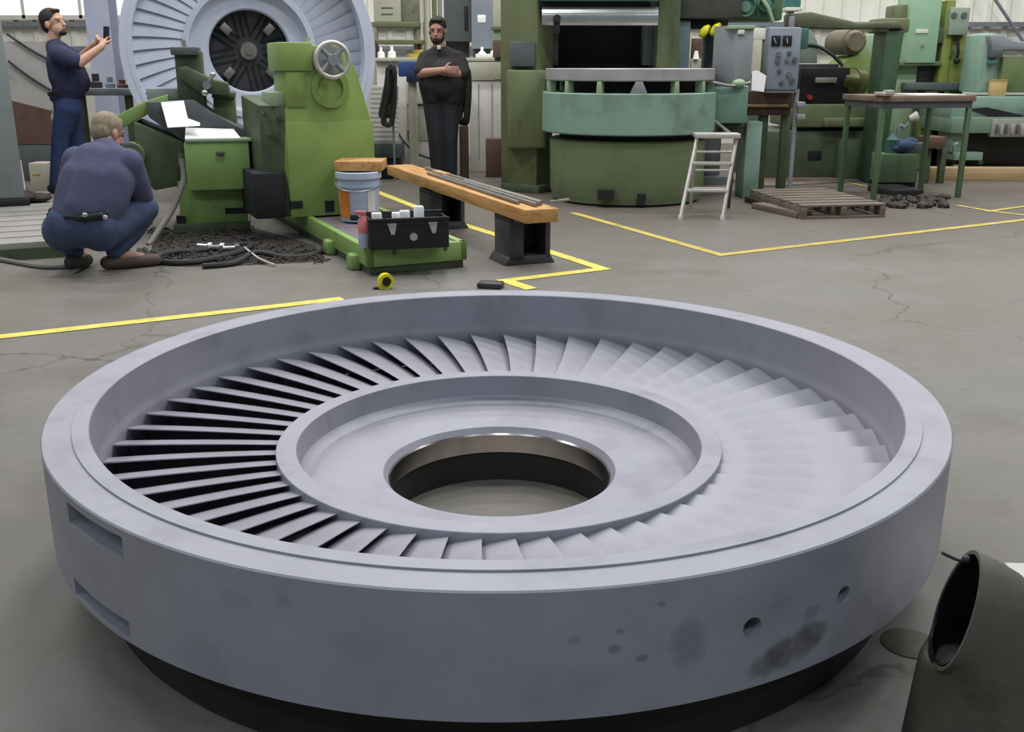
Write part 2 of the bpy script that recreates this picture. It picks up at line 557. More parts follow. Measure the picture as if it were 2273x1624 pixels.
# ---------------------------------------------------------------- the turbine diaphragm on the floor
U = 0.825
SZ = U / 0.868                              # proportion of the measured wheel
DX, DY, DZ = -0.0424 * U, 3.15 * U, HC - U
def polar(r, deg, z): return (r * math.cos(R(deg)), r * math.sin(R(deg)), z)
spots = [polar(1.2 * SZ, -72.7, -0.128 * SZ) + (0.034, 0.034, 0.045, 0.3)]
for a, zz_, s_, st in ((-64.8, -0.222, 0.04, 0.5), (-62.5, -0.212, 0.045, 0.55), (-60.2, -0.2, 0.045, 0.55), (-58.6, -0.185, 0.04, 0.5), (-59.3, -0.14, 0.02, 0.25), (-79.5, -0.125, 0.012, 0.4), (-77, -0.15, 0.012, 0.4), (-79, -0.09, 0.01, 0.35), (-75.5, -0.045, 0.01, 0.4), (-83, -0.1, 0.01, 0.25), (-108, -0.05, 0.02, 0.12), (-113, -0.07, 0.035, 0.12)):
    spots.append(polar(1.2 * SZ, a, zz_ * SZ) + (s_, s_, s_ * 0.7, st))
m_steel = steel_material('blasted_steel', (159, 158, 167), spots)
m_steel_lit = M('brightened_blasted_steel', (196, 202, 218), 0.5, 0.0, var=0.04, scale=3.0)  # same steel made lighter to stand in for light on the upright disc
m_liner = M('machined_bore', (214, 206, 200), 0.22, 1.0, var=0.12, scale=5, stretch=(1, 1, 0.1))

def hub_part(T, mat, bore=0.3745, liner=True):
    # hub: raised lip, dished plate, bore
    z = lambda k: k * U
    b_ = bore - 0.3745
    lip = [(0.7336, -0.194), (0.7336, -0.395), (bore + 0.026, -0.40), (bore, -0.40), (bore, -0.330), (bore + 0.0169, -0.306), (bore + 0.0255, -0.3055), (0.632, -0.296), (0.640, -0.290),
           (0.652, -0.283), (0.6612, -0.270), (0.6632, -0.255), (0.668, -0.194), (0.670, -0.192), (0.7316, -0.192)]
    MB().revolve([(r * U, z(h)) for r, h in lip], 180).build('hub', mat, T, ang=25)
    if liner: MB().revolve([(r * U, z(h)) for r, h in ((bore, -0.326), (bore - 0.0045, -0.332), (bore - 0.0055, -0.400), (bore, -0.400))], 140).build('bore_liner', m_liner, T, ang=20)

def diaphragm(T, mat):
    z = lambda k: k * U
    # outer ring, with two long slots and two lifting holes cut in its side
    prof = [(1.3827, -0.004), (1.3827, -0.302), (1.3787, -0.306), (1.262, -0.306), (1.250, -0.19), (1.246, -0.165), (1.248, -0.152), (1.2535, -0.138),
            (1.2552, -0.122), (1.2552, 0.002), (1.2522 + 0.006, 0.005), (1.302, 0.005), (1.303, 0.0), (1.3787, 0.0)]
    ring = MB().revolve([(r * U, z(h)) for r, h in prof], 220).build('outer_ring', mat, T, ang=25)
    cut = MB()
    ro = 1.3827 * U
    for a0, a1, z0, z1 in ((-139.3, -127.4, -0.069, -0.020), (-140.6, -128.0, -0.252, -0.212)):
        pr_ = [(ro - 0.045, z0 * SZ), (ro + 0.05, z0 * SZ), (ro + 0.05, z1 * SZ), (ro - 0.045, z1 * SZ)]
        cut.revolve(pr_, 12, None, R(a0), R(a1))
    for a, hz, rr in ((-66.3, -0.131, 0.0205), (-55.0, -0.130, 0.0195)):
        c = Vector(polar(ro, a, hz * SZ))
        d = Vector(polar(1, a, 0))
        cut.cone(c - d * 0.07, c + d * 0.05, rr * SZ, rr * SZ, 28)
    co = cut.build('cutter', mat, T)
    md = ring.modifiers.new('cut', 'BOOLEAN')
    md.operation = 'DIFFERENCE'
    md.object = co
    md.solver = 'EXACT'
    bake(ring)
    bpy.data.objects.remove(co)
    smooth_by_angle(ring.data, 25)
    hub_part(T, mat)
    # nozzle vanes
    N = 52
    da = 2 * PI / N
    b = bmesh.new()
    st = 7
    up = [(0.0, 0.0), (-0.25, -0.055), (-0.5, -0.115), (-0.75, -0.18), (-1.0, -0.26), (-1.2, -0.36), (-1.36, -0.5), (-1.44, -0.7), (-1.47, -1.0)]
    lo = [(-1.2, -1.0), (-1.15, -0.72), (-1.04, -0.5), (-0.85, -0.36), (-0.6, -0.235), (-0.3, -0.115), (0.0, -0.03)]
    rows = []
    for i in range(st):
        t = i / (st - 1)
        r = (0.728 + (1.2495 - 0.728) * t) * U
        k = r / (1.23 * U)
        skew = R(3.0) * (t - 1)              # the vanes lean as they go in
        zt = z(-0.207 + (0.207 - 0.168) * t)
        flat = 0.80 + 0.28 * t
        row = []
        for s_, h in up + lo:
            a = s_ * da + skew
            hh = zt + h * da * 1.23 * U * k * flat
            if h < -0.4:                     # the roots reach down to the underside
                f0 = (-h - 0.4) / 0.6
                hh = (zt - 0.4 * da * 1.23 * U * k * flat) * (1 - f0) + z(-0.298) * f0
            row.append(b.verts.new((r * math.cos(a), r * math.sin(a), hh)))
        rows.append(row)
    m = len(up + lo)
    for i in range(st - 1):
        for j in range(m): b.faces.new((rows[i][j], rows[i][(j + 1) % m], rows[i + 1][(j + 1) % m], rows[i + 1][j]))
    b.faces.new(rows[0][::-1])
    b.faces.new(rows[-1])
    bmesh.ops.recalc_face_normals(b, faces=b.faces[:])
    mb = MB()
    mb._add(b)
    v0 = mb.build('vane', mat, T, ang=40)
    for k in range(1, N):
        c = v0.copy()
        C.objects.link(c)
        c.parent = T
        c.rotation_euler = (0, 0, k * da)
    return ring

dia = thing('turbine_diaphragm', 'big round grey steel turbine diaphragm lying flat on the floor in front', 'machine part', (DX, DY, DZ))
diaphragm(dia, m_steel)
b = MB().cone(polar(1.185 * SZ, 193.5, -0.14 * SZ), polar(1.222 * SZ, 193.5, -0.14 * SZ), 0.03, 0.026, 20)
b.build('lifting_lug', m_cast, dia)
# added dark ring stand: holds the wheel, shuts out light below it
rs_ = thing('shade_stand', 'dark light-blocking ring stand added on the floor under the hub of the steel wheel', 'stand', (DX, DY, 0))
hz_ = HC - 1.40 * U - 0.0005
MB().revolve([(0.378 * U, 0.0), (0.378 * U, hz_), (0.44 * U, hz_), (0.44 * U, 0.03), (1.235 * U, 0.02), (1.235 * U, HC - 1.306 * U - 0.001), (1.26 * U, HC - 1.306 * U - 0.001), (1.26 * U, 0.0)], 96).build('ring_body', m_woodblk, rs_)
for k in range(6):
    a = R(60 * k + 20)
    d, tn = Vector((math.cos(a), math.sin(a), 0)), Vector((-math.sin(a), math.cos(a), 0))
    MB().prism([d * 0.43 * U + Vector((0, 0, 0.03)), d * 0.43 * U + Vector((0, 0, hz_)), d * 0.5 * U + Vector((0, 0, hz_)), d * 0.59 * U + Vector((0, 0, 0.03))], tn * 0.02).build('gusset', m_woodblk, rs_)
# ---------------------------------------------------------------- facing lathe with the second diaphragm standing on it
TILT = R(19)
up_m = (Matrix.Rotation(TILT, 4, 'Z') @ Matrix.Rotation(PI / 2, 4, 'X')).to_euler()
cen = at(560, 113, 9.6)
nrm = Vector((math.sin(TILT), -math.cos(TILT), 0))
dia2 = thing('turbine_diaphragm', 'round grey steel turbine diaphragm standing upright on the facing lathe', 'machine part', cen, rot=up_m)

vane2 = [c_ for c_ in dia.children if c_.name.startswith('vane')][0].data.copy()
vane2.materials[0] = m_steel_lit
for ch in list(dia.children):
    if ch.name.startswith(('lifting_lug', 'hub', 'bore_liner')): continue
    c = ch.copy()
    C.objects.link(c)
    c.parent = dia2
    if not ch.name.startswith('vane'):
        c.data = ch.data.copy()
        c.data.materials[0] = m_steel_lit
    else:
        c.data = vane2
hub_part(dia2, m_steel_lit, 0.445, False)
# headstock and faceplate that carry it
hs = thing('lathe_headstock', 'dark green lathe headstock with slotted faceplate behind the upright steel disc', 'machine', (cen.x - nrm.x * 0.42, cen.y - nrm.y * 0.42, 0), TILT)
zc = cen.z
fp = MB().cone((0, 0, zc), (0, 0.12, zc), 0.98, 0.98, 64)
face = fp.build('faceplate', m_cast, hs)
sl = MB()
for k in range(8):
    a = 2 * PI * k / 8 + 0.2
    d = Vector((math.cos(a), 0, math.sin(a)))
    p = Vector((-d.z, 0, d.x))
    for s in (-0.055, 0.0, 0.055):
        q0, q1 = d * 0.13 + p * s, d * 0.92 + p * s
        sl.prism([q0 + p * 0.011 + Vector((0, -0.006, zc)), q1 + p * 0.011 + Vector((0, -0.006, zc)), q1 - p * 0.011 + Vector((0, -0.006, zc)), q0 - p * 0.011 + Vector((0, -0.006, zc))], (0, 0.01, 0))
sl.build('faceplate_slots', m_dark, face)
for k in range(4):
    a = PI / 4 + PI / 2 * k
    d = Vector((math.cos(a), 0, math.sin(a)))
    q = d * 0.28 + Vector((0, 0, zc))
    MB().box(q.x - 0.05, q.x + 0.05, -0.11, 0.0, q.z - 0.035, q.z + 0.035, 0.006, rot=(0, -a, 0)).build('chuck_jaw', m_bar, hs)
MB().cone((0, -0.07, zc), (0, 0.0, zc), 0.075, 0.09, 28).cone((0, -0.1, zc), (0, -0.06, zc), 0.03, 0.03, 20).build('spindle_nose', m_bar, hs)
MB().cone((0, 0.12, zc), (0, 0.4, zc), 0.4, 0.45, 40).build('spindle', m_cast, hs)
MB().prism([(-0.75, 0.4, 0), (0.75, 0.4, 0), (0.7, 0.4, 1.7), (0.45, 0.4, 2.0), (-0.45, 0.4, 2.0), (-0.7, 0.4, 1.7)], (0, 1.1, 0), 0.03).build('housing', m_gdark, hs)
# clamps that hold the disc on the faceplate
for k in range(3):
    a = R(90 + 120 * k)
    d = Vector((math.cos(a), 0, math.sin(a)))
    q = d * 0.85 + Vector((0, 0, zc))
    MB().cone((q.x, -0.42, q.z), (q.x, 0.0, q.z), 0.03, 0.03, 14).build('clamp_bolt', m_bar, hs)

# ---- carriage of the lathe, in front of the upright disc on the left
cr = thing('lathe_carriage', 'green lathe carriage with drawer box and tool slide, beside the crouching man', 'machine', (-2.33, 7.72, 0), R(14))
MB().pbox(cr, 398, 402, 548, 506, 0.0, 0.75, 0.0, 0.01).build('pedestal', m_gmid, cr)
for e in ((500, 462, 548, 473), (392, 480, 412, 500)):
    MB().pbox(cr, *e, -0.006, 0.05, None, 0.0).build('pedestal_recess', m_dark, cr)
MB().pbox(cr, 385, 498, 556, 520, -0.03, 0.85, 0.0, 0.01).build('foot', m_gdark, cr)
bx = MB().pbox(cr, 412, 316, 556, 420, -0.16, 0.62, None, 0.012)
a = on(cr, 412, 316, -0.16)
c = on(cr, 556, 316, -0.16)
body = bx.build('drawer_box', m_gmid, cr)
q = on(cr, 489, 340, -0.17)
MB().box(q.x - 0.03, q.x + 0.03, -0.185, -0.158, q.z - 0.012, q.z + 0.012, 0.004).build('handle', m_gdark, body)
MB().box(a.x - 0.004, c.x + 0.01, -0.17, 0.47, a.z - 0.002, a.z + 0.022, 0.006).build('box_lid', m_glight, body)
# side casting going left from the box, and the long tray tilted to the left
p0, p1, p2, p3, p4 = on(cr, 300, 268, 0.15), on(cr, 412, 318, 0.0), on(cr, 412, 410, 0.0), on(cr, 345, 420, 0.1), on(cr, 310, 380, 0.15)
MB().prism([Vector((p.x, 0.02, p.z)) for p in (p0, p1, p2, p3, p4)], (0, 0.6, 0), 0.01).build('apron', m_gdark, cr)
pts = [on(cr, x, y, 0.1) for x, y in ((207, 283), (322, 224), (372, 210), (372, 245), (330, 252), (245, 298))]
MB().prism(pts, (0, 0.5, 0), 0.01).build('chip_tray', m_gmid, cr)
pts = [on(cr, x, y, 0.04) for x, y in ((322, 226), (430, 222), (470, 250), (556, 296), (556, 318), (412, 318), (330, 260))]
MB().prism(pts, (0, 0.55, 0), 0.01).build('saddle', m_greydk, cr)
# tool slide and tool post
MB().pbox(cr, 325, 196, 398, 222, 0.2, 0.5, None, 0.01).build('cross_slide', m_grey, cr)
MB().pbox(cr, 392, 112, 452, 250, 0.18, 0.3, None, 0.02).build('tool_post', m_gdark, cr)
MB().pbox(cr, 378, 104, 440, 122, 0.12, 0.42, None, 0.008).build('post_cap', m_greydk, cr)
pts = [on(cr, x, y, 0.1) for x, y in ((396, 150), (412, 146), (470, 176), (505, 184), (512, 214), (440, 205), (396, 170))]
MB().prism(pts, (0, 0.34, 0), 0.012).build('compound_slide', m_gdark, cr)
q = on(cr, 413, 98, 0.25)
MB().cone((q.x, 0.25, q.z - 0.06), (q.x - 0.02, 0.24, q.z + 0.03), 0.012, 0.018, 12).build('clamp_lever', m_chrome, cr)
q = on(cr, 459, 189, 0.05)
b = MB().cone((q.x, 0.12, q.z), (q.x, 0.02, q.z), 0.03, 0.03, 18)
b.tube([(q.x - 0.02, 0.04, q.z - 0.05), (q.x, 0.03, q.z), (q.x + 0.05, 0.03, q.z + 0.07)], 0.013)
b.ball((q.x - 0.02, 0.03, q.z - 0.055), 0.026).ball((q.x + 0.05, 0.03, q.z + 0.075), 0.022)
b.build('feed_handle', m_chrome, cr)
MB().pbox(cr, 476, 218, 524, 290, 0.3, 0.4, None, 0.01).build('rear_block', m_gold, cr)
MB().pbox(cr, 470, 206, 522, 218, 0.26, 0.44, None, 0.006).build('rear_block_cap', m_gdark, cr)
q = on(cr, 405, 348, -0.02)
MB().cone((q.x + 0.0, -0.05, q.z - 0.06), (q.x + 0.0, -0.05, q.z + 0.03), 0.035, 0.03, 16).build('hose_socket', m_gdark, cr)
q = on(cr, 292, 345, 0.0)
b = MB().cone((q.x, -0.08, q.z), (q.x, 0.15, q.z), 0.095, 0.095, 28)
b.build('feed_dial', m_gmid, cr)
b = MB()
b.revolve([(0.082, -0.008), (0.1, -0.008), (0.1, 0.008), (0.082, 0.008)], 36, Matrix.Translation((q.x, -0.09, q.z)) @ Matrix.Rotation(PI / 2, 4, 'X'))
b.build('dial_ring', m_chrome, cr)
# papers on the carriage
pz = MB()
pts = [on(cr, x, y, yy) for x, y, yy in ((357, 227, 0.033), (408, 223, 0.033), (417, 262, -0.07), (444, 272, -0.095), (444, 279, -0.115), (372, 283, -0.125))]
pz.prism(pts, (0, 0.004, -0.003))
tag(pz.build('drawing_sheet', m_paper, None, smooth=False), 'white drawing sheet propped up on the green lathe carriage', 'paper')
o = bpy.data.objects['drawing_sheet']
o.matrix_world = W[cr.name]
pz = MB()
zz0 = a.z + 0.0225
p = [on(cr, 411, 311, -0.14), on(cr, 534, 304, -0.14)]
pz.prism([(p[0].x, -0.15, zz0), (p[1].x, -0.15, zz0), (p[1].x - 0.05, 0.03, zz0 + 0.055), (p[0].x - 0.0, 0.03, zz0 + 0.07)], (0, 0, 0.004))
o = tag(pz.build('drawing_sheet', m_paper, None, smooth=False), 'white paper lying flat on the lid of the green drawer box', 'paper')
o.matrix_world = W[cr.name]
# corrugated conduit hanging from the carriage
pts = [on(cr, x, y, d) for x, y, d in ((404, 352, -0.1), (408, 395, -0.13), (398, 430, -0.16), (380, 470, -0.2), (352, 512, -0.3), (330, 545, -0.45))]
o = tag(MB().tube(catmull(pts, 8), 0.022, 10).build('conduit', m_hose), 'grey flexible conduit hanging down the left side of the lathe carriage', 'hose')
o.matrix_world = W[cr.name]

# ---- tailstock and its slide plate
BR = R(25)
pl = thing('slide_bed', 'low green cast slide bed with a steel top, under the tool box', 'machine bed', (-0.885, 6.06, 0), BR)
LP, WP, HP = 3.0, 0.66, 0.17
MB().box(0.03, WP - 0.03, 0.03, LP, 0.03, HP - 0.012, 0.006).build('top_plate', m_bar_top if 'm_bar_top' in globals() else M('scraped_steel', (128, 118, 122), 0.45, 0.2, var=0.12, scale=4), pl)
rim = MB()
rim.box(0, WP, 0, 0.05, 0.05, HP, 0.008).box(0, 0.05, 0, LP, 0.05, HP, 0.008).box(WP - 0.05, WP, 0, LP, 0.05, HP, 0.008)
rim.build('side_rail', m_gmid, pl)
MB().box(0.02, WP - 0.02, 0.02, LP, 0.0, 0.055, 0.004).build('skirt', m_gdark, pl)
for k, yy in enumerate((0.2, 0.78)):
    MB().box(-0.05, 0.02, yy, yy + 0.12, 0.0, 0.1, 0.02).build('lug', m_gmid, pl)
for (xx, yy) in ((0.16, -0.004), (0.5, -0.004)):
    MB().box(xx, xx + 0.025, -0.004, 0.03, HP - 0.05, HP + 0.004, 0.003).build('rail_notch', m_gdark, pl)

tsP = W[pl.name] @ Vector((-0.05, 1.5, 0))
ts = thing('tailstock', 'tall leaf green lathe tailstock with a grey handwheel', 'machine', tsP, BR)
q = lambda x, y, yl=0.0: on(ts, x, y, yl)
def poly(T, pts, yl): return [on(T, x, y, yl) for x, y in pts]
zb = HP + 0.001
pts = poly(ts, [(690, 100), (768, 100), (795, 168), (829, 285), (824, 400)], 0.0)
right = pts[-1].x
pts = pts + [Vector((right, 0, zb)), Vector((q(646, 400).x, 0, zb)), q(634, 372), q(634, 238), q(649, 236), q(684, 120)]
MB().prism(pts, (0, 0.42, 0), 0.012).build('housing', m_gtail, ts)
# step line across the housing, and upper arm
a1, a2 = q(634, 272), q(826, 272)
MB().box(a1.x - 0.004, a2.x + 0.006, -0.012, 0.0, zb, a1.z, 0.004).build('front_panel', m_gtail, ts)
MB().pbox(ts, 620, 93, 694, 158, -0.02, 0.4, None, 0.012).pbox(ts, 634, 158, 680, 238, -0.01, 0.38, None, 0.01).build('quill_arm', m_gtail, ts)
q1 = q(683, 86, 0.1)
MB().cone((q1.x, 0.1, q1.z - 0.04), (q1.x, 0.1, q1.z + 0.015), 0.022, 0.018, 16).build('oil_cap', m_glight, ts)
ledge = MB().pbox(ts, 600, 205, 650, 236, 0.05, 0.3, None, 0.008)
ledge.build('ledge', m_glight, ts)
sd = poly(ts, [(572, 218), (632, 232), (634, 392), (634, 500), (570, 470)], 0.0)
MB().prism([Vector((q(634, 240).x, 0.02, q(634, 234).z)), Vector((q(634, 240).x, 0.02, zb)), Vector((q(634, 240).x - 0.02, 0.55, zb)), Vector((q(634, 240).x - 0.02, 0.55, q(634, 215).z))], (-0.17, 0.1, 0), 0.01).build('side_box', m_gdark, ts)
for (x, y) in ((585, 254), (618, 262), (600, 300)):
    p = on(ts, x, y, 0.06)
    MB().cone((p.x, 0.0, p.z), (p.x, 0.08, p.z), 0.016, 0.016, 14).build('side_bolt', m_cast, ts)
MB().pbox(ts, 566, 385, 632, 500, 0.0, 0.5, zb, 0.01).build('dark_base', m_brown if False else m_dark, ts)
for e in ((645, 447, 672, 462), (722, 446, 742, 470)):
    MB().pbox(ts, *e, -0.018, 0.03, None, 0.0).build('foot_recess', m_dark, ts)
# handwheel, offset in front of the housing on its shaft
hwT = q(738, 133, -0.16)
mt = Matrix.Translation((hwT.x, -0.16, hwT.z)) @ Matrix.Rotation(PI / 2, 4, 'X')
r_ = 0.118
wheel = MB()
ringp = [(r_ + 0.017 * math.cos(t), 0.017 * math.sin(t)) for t in [2 * PI * k / 12 for k in range(12)]]
wheel.revolve(ringp, 48, mt)
whl = wheel.build('handwheel_rim', m_alu, ts)
b = MB()
for k in range(4):
    a_ = PI / 4 + PI / 2 * k
    b.cone((hwT.x, -0.155, hwT.z), (hwT.x + r_ * math.cos(a_), -0.16, hwT.z + r_ * math.sin(a_)), 0.02, 0.016, 12)
b.build('spoke', m_grey, whl)
MB().cone((hwT.x, -0.19, hwT.z), (hwT.x, -0.13, hwT.z), 0.038, 0.042, 24).build('hub', m_grey, whl)
MB().cone((hwT.x, -0.13, hwT.z), (hwT.x, 0.02, hwT.z), 0.03, 0.03, 18).cone((hwT.x, -0.05, hwT.z), (hwT.x, 0.02, hwT.z), 0.105, 0.11, 40).build('shaft', m_grey, ts)
# cast boss below the wheel
p = q(732, 195)
MB().revolve([(0.10, -0.02), (0.135, -0.02), (0.14, 0.01), (0.095, 0.01)], 40, Matrix.Translation((p.x, -0.012, p.z)) @ Matrix.Rotation(PI / 2, 4, 'X')).build('boss_ring', m_gtail, ts)

# ---- bucket and tool box on the slide bed
bc = W[pl.name] @ Vector((0.31, 1.18, 0))
bk = thing('bucket', 'pale blue lidded plastic bucket with an orange label beside the tailstock', 'bucket', (bc.x, bc.y, HP))
MB().revolve([(0.0, 0.0), (0.132, 0.0), (0.136, 0.01), (0.152, 0.30), (0.152, 0.305), (0.0, 0.305)], 40).build('body', m_bucket, bk)
MB().revolve([(0.0, 0.30), (0.162, 0.30), (0.166, 0.306), (0.164, 0.345), (0.156, 0.352), (0.148, 0.342), (0.0, 0.342)], 40).build('lid', m_bucket, bk)
MB().revolve([(0.148, 0.245), (0.158, 0.245), (0.159, 0.262), (0.148, 0.262)], 40).build('rib_ring', m_bucket, bk)
lb = MB().revolve([(0.140, 0.03), (0.1425, 0.03), (0.1515, 0.225), (0.149, 0.225)], 16, None, R(208), R(250)).build('label', m_orange, bk)
MB().revolve([(0.140, 0.05), (0.1435, 0.05), (0.1515, 0.225), (0.149, 0.225)], 12, None, R(302), R(328)).build('printed_panel', m_white, bk)
h = [Vector((0.165 * math.cos(t), -0.165 * abs(math.sin(t)) * 0.25 - 0.0, 0.28 - 0.06 * math.sin(t))) for t in [PI * k / 12 for k in range(13)]]
MB().tube([(x_.x, -math.sqrt(max(0.0, 0.168 ** 2 - x_.x ** 2)), x_.z) for x_ in h], 0.004, 6).build('handle', m_bar, bk)

tb0 = fl(822, 556, HP)
tb = thing('tool_box', 'black steel tool box with silver latches, open top full of tools', 'tool box', (tb0.x, tb0.y, HP), R(14))
TW_, TD, TH = 0.485, 0.22, 0.182
b = MB()
b.box(0, TW_, 0, 0.012, 0, TH, 0.003).box(0, TW_, TD - 0.012, TD, 0, TH, 0.003).box(0, 0.012, 0.012, TD - 0.012, 0, TH, 0.003).box(TW_ - 0.012, TW_, 0.012, TD - 0.012, 0, TH, 0.003).box(0.012, TW_ - 0.012, 0.012, TD - 0.012, 0, 0.13, 0.003)
b.build('body', m_black, tb)
MB().box(-0.006, TW_ + 0.006, -0.006, 0.0, TH - 0.035, TH - 0.02, 0.002).box(-0.006, TW_ + 0.006, -0.008, 0.012, TH - 0.01, TH + 0.008, 0.003).build('rim', m_black, tb)
for xx in (0.135, 0.385):
    MB().prism([(xx - 0.03, -0.016, TH - 0.02), (xx + 0.03, -0.016, TH - 0.022), (xx + 0.016, -0.016, TH - 0.09), (xx - 0.006, -0.016, TH - 0.09)], (0, 0.014, 0), 0.003).build('latch', m_chrome, tb)
MB().cone((0.265, -0.014, 0.075), (0.265, 0.002, 0.075), 0.024, 0.024, 24).build('lock_plate', m_chrome, tb)
lid = MB().box(0.0, TW_, TD, TD + 0.02, TH - 0.02, TH + 0.02, 0.004).build('lid', m_black, tb)
for k, (x0, x1, yy, zz1, rz) in enumerate(((0.03, 0.09, 0.1, 0.04, 0.3), (0.16, 0.21, 0.14, 0.03, -0.2), (0.2, 0.26, 0.08, 0.055, 0.5), (0.30, 0.36, 0.16, 0.075, -0.5))):
    o = tag(MB().box(x0, x1, yy, yy + 0.05, 0.131, TH + zz1 * 0.7, 0.006).build('rag', m_paper), ('white rag' if k else 'white rag at the left end') + ' sticking out of the black tool box' + ('', ', second from its left', ', third from its left', ', at its right end')[k], 'rag', 'white rags in the tool box')
    o.matrix_world = W[tb.name]
# bottle and cap next to the tool box
p = fl(806, 553, HP)
bt = thing('spray_bottle', 'clear and pink spray bottle standing left of the tool box', 'bottle', (p.x, p.y + 0.06, HP))
MB().revolve([(0.0, 0.0), (0.033, 0.0), (0.036, 0.006), (0.036, 0.09), (0.0, 0.09)], 24).build('base', m_bucket, bt)
MB().revolve([(0.0, 0.0901), (0.035, 0.0901), (0.035, 0.15), (0.018, 0.18), (0.014, 0.2), (0.0, 0.2)], 24).build('body', m_red, bt)
MB().box(-0.05, 0.016, -0.013, 0.013, 0.2, 0.225, 0.004).build('spray_head', m_red, bt)
p = fl(790, 492, HP)
o = tag(MB().ball((0, 0, 0.035), 0.05, (1.1, 0.9, 0.75)).build('black_knob', m_black), 'round black knob lying behind the pink spray bottle', 'knob')
o.location = (p.x, p.y, HP)

# ---- timber beam on steel pedestals
AX = R(22.6)
bm0 = fl(1166, 497, 0.31)
bmT = thing('timber_beam', 'long orange timber beam resting on two dark steel pedestals', 'beam', (bm0.x, bm0.y, 0.31), AX)
BLN, BW, BH = 3.1, 0.225, 0.085
MB().box(0, BW, 0, BLN, 0, BH, 0.006).build('beam', m_wood, bmT)
def pedestal(loc, label, hh):
    t = thing('steel_pedestal', label, 'pedestal', loc, AX, 'steel pedestals under the timber beam')
    b = MB()
    b.box(0.0, 0.035, 0, 0.26, 0.03, hh, 0.003).box(0.255, 0.29, 0, 0.26, 0.03, hh, 0.003).box(0.035, 0.255, 0.2, 0.26, 0.03, hh, 0.003).box(0.0, 0.29, 0, 0.26, hh - 0.035, hh, 0.003).box(0.035, 0.1, 0, 0.2, 0.03, hh - 0.035, 0.003)
    b.build('column', m_cast, t)
    MB().prism([(-0.035, 0, 0), (0.325, 0, 0), (0.29, 0, 0.055), (0, 0, 0.055)], (0, 0.29, 0), 0.004).build('flared_foot', m_cast, t)
    return t
p = fl(1131, 590, 0)
pedestal((p.x, p.y, 0), 'dark steel box pedestal under the near end of the timber beam', 0.309)
p2 = Vector((p.x, p.y, 0)) + Vector((-math.sin(AX), math.cos(AX), 0)) * 1.55
pedestal((p2.x - 0.03, p2.y, 0), 'dark steel box pedestal under the middle of the timber beam', 0.309)
for k, (x0, y0, x1, y1, r_, lab) in enumerate(((0.06, 0.25, 0.09, 2.2, 0.012, 'long thin steel bar lying on the timber beam, nearest its left edge'), (0.12, 0.1, 0.12, 1.9, 0.014, 'long thin steel bar lying along the middle of the timber beam'), (0.165, 0.14, 0.15, 1.5, 0.016, 'bright steel bar on the timber beam, right of the middle bar'), (0.2, 0.2, 0.2, 2.6, 0.013, 'longest thin steel bar lying along the right edge of the timber beam'))):
    o = tag(MB().tube([(x0, y0, BH + r_), (x1, y1, BH + r_)], r_, 8).build('steel_bar', m_bar), lab, 'bar', 'steel bars on the timber beam')
    o.matrix_world = W[bmT.name]
o = tag(MB().box(0.14, 0.2, 1.95, 2.25, BH, BH + 0.03, 0.003).build('scrap_block', m_woodpale), 'small pale wood offcut on top of the timber beam', 'wood block')
o.matrix_world = W[bmT.name]
o = tag(MB().tube([(0.19, 0.06, BH + 0.033), (0.34, 0.1, BH + 0.036)], 0.009, 8).build('clamp_rod', m_bar), 'short steel rod lying across the near end of the timber beam', 'bar')
o.matrix_world = W[bmT.name]
# short board lying across the bucket lid
zbd = HP + 0.3525
b0, b1 = fl(742, 380, zbd), fl(848, 380, zbd)
t = thing('wooden_board', 'short orange board lying across the lid of the pale blue bucket', 'board', (b0.x, b0.y, zbd), math.atan2(b1.y - b0.y, b1.x - b0.x))
MB().box(0, (b1 - b0).length, 0, 0.3, 0, 0.068, 0.004).build('board', m_wood, t)
# tape measure and dark block on the floor
p = fl(857, 640)
tm = thing('tape_measure', 'yellow tape measure lying on the floor in front of the slide bed', 'tape measure', (p.x, p.y, 0), R(20))
MB().cone((0, -0.022, 0.045), (0, 0.022, 0.045), 0.045, 0.045, 28).box(-0.045, 0.02, -0.022, 0.022, 0.0, 0.045, 0.008).build('case', m_yel, tm)
MB().box(-0.075, -0.045, -0.012, 0.012, 0.0, 0.012, 0.002).build('hook', m_black, tm)
MB().cone((0, -0.0245, 0.045), (0, -0.021, 0.045), 0.026, 0.026, 20).build('round_label', m_black, tm)
p = fl(1088, 639)
o = tag(MB().box(-0.075, 0.075, -0.03, 0.06, 0, 0.035, 0.012).build('steel_block', m_cast), 'small dark steel block on the floor near the hooked yellow line', 'block')
o.location = (p.x, p.y, 0)
o.rotation_euler = (0, 0, R(-12))
# ---------------------------------------------------------------- slotted floor plate, column and things at the left
sp = thing('slotted_plate', 'low grey floor plate with long slots, at the left behind the crouching man', 'floor plate', (-2.95, 6.72, 0), R(24))
b = MB()
n = 11
for k in range(n): b.box(-3.6, 0.0, 0.02 + k * 0.28, 0.02 + k * 0.28 + 0.235, 0.03, 0.115, 0.004)
b.build('slotted_top', M('plate_steel', (150, 146, 140), 0.55, 0.1, var=0.1, scale=3), sp)
MB().box(-3.6, 0.0, 0.015, n * 0.28 - 0.02, 0.0, 0.075).build('base', m_gdark, sp)
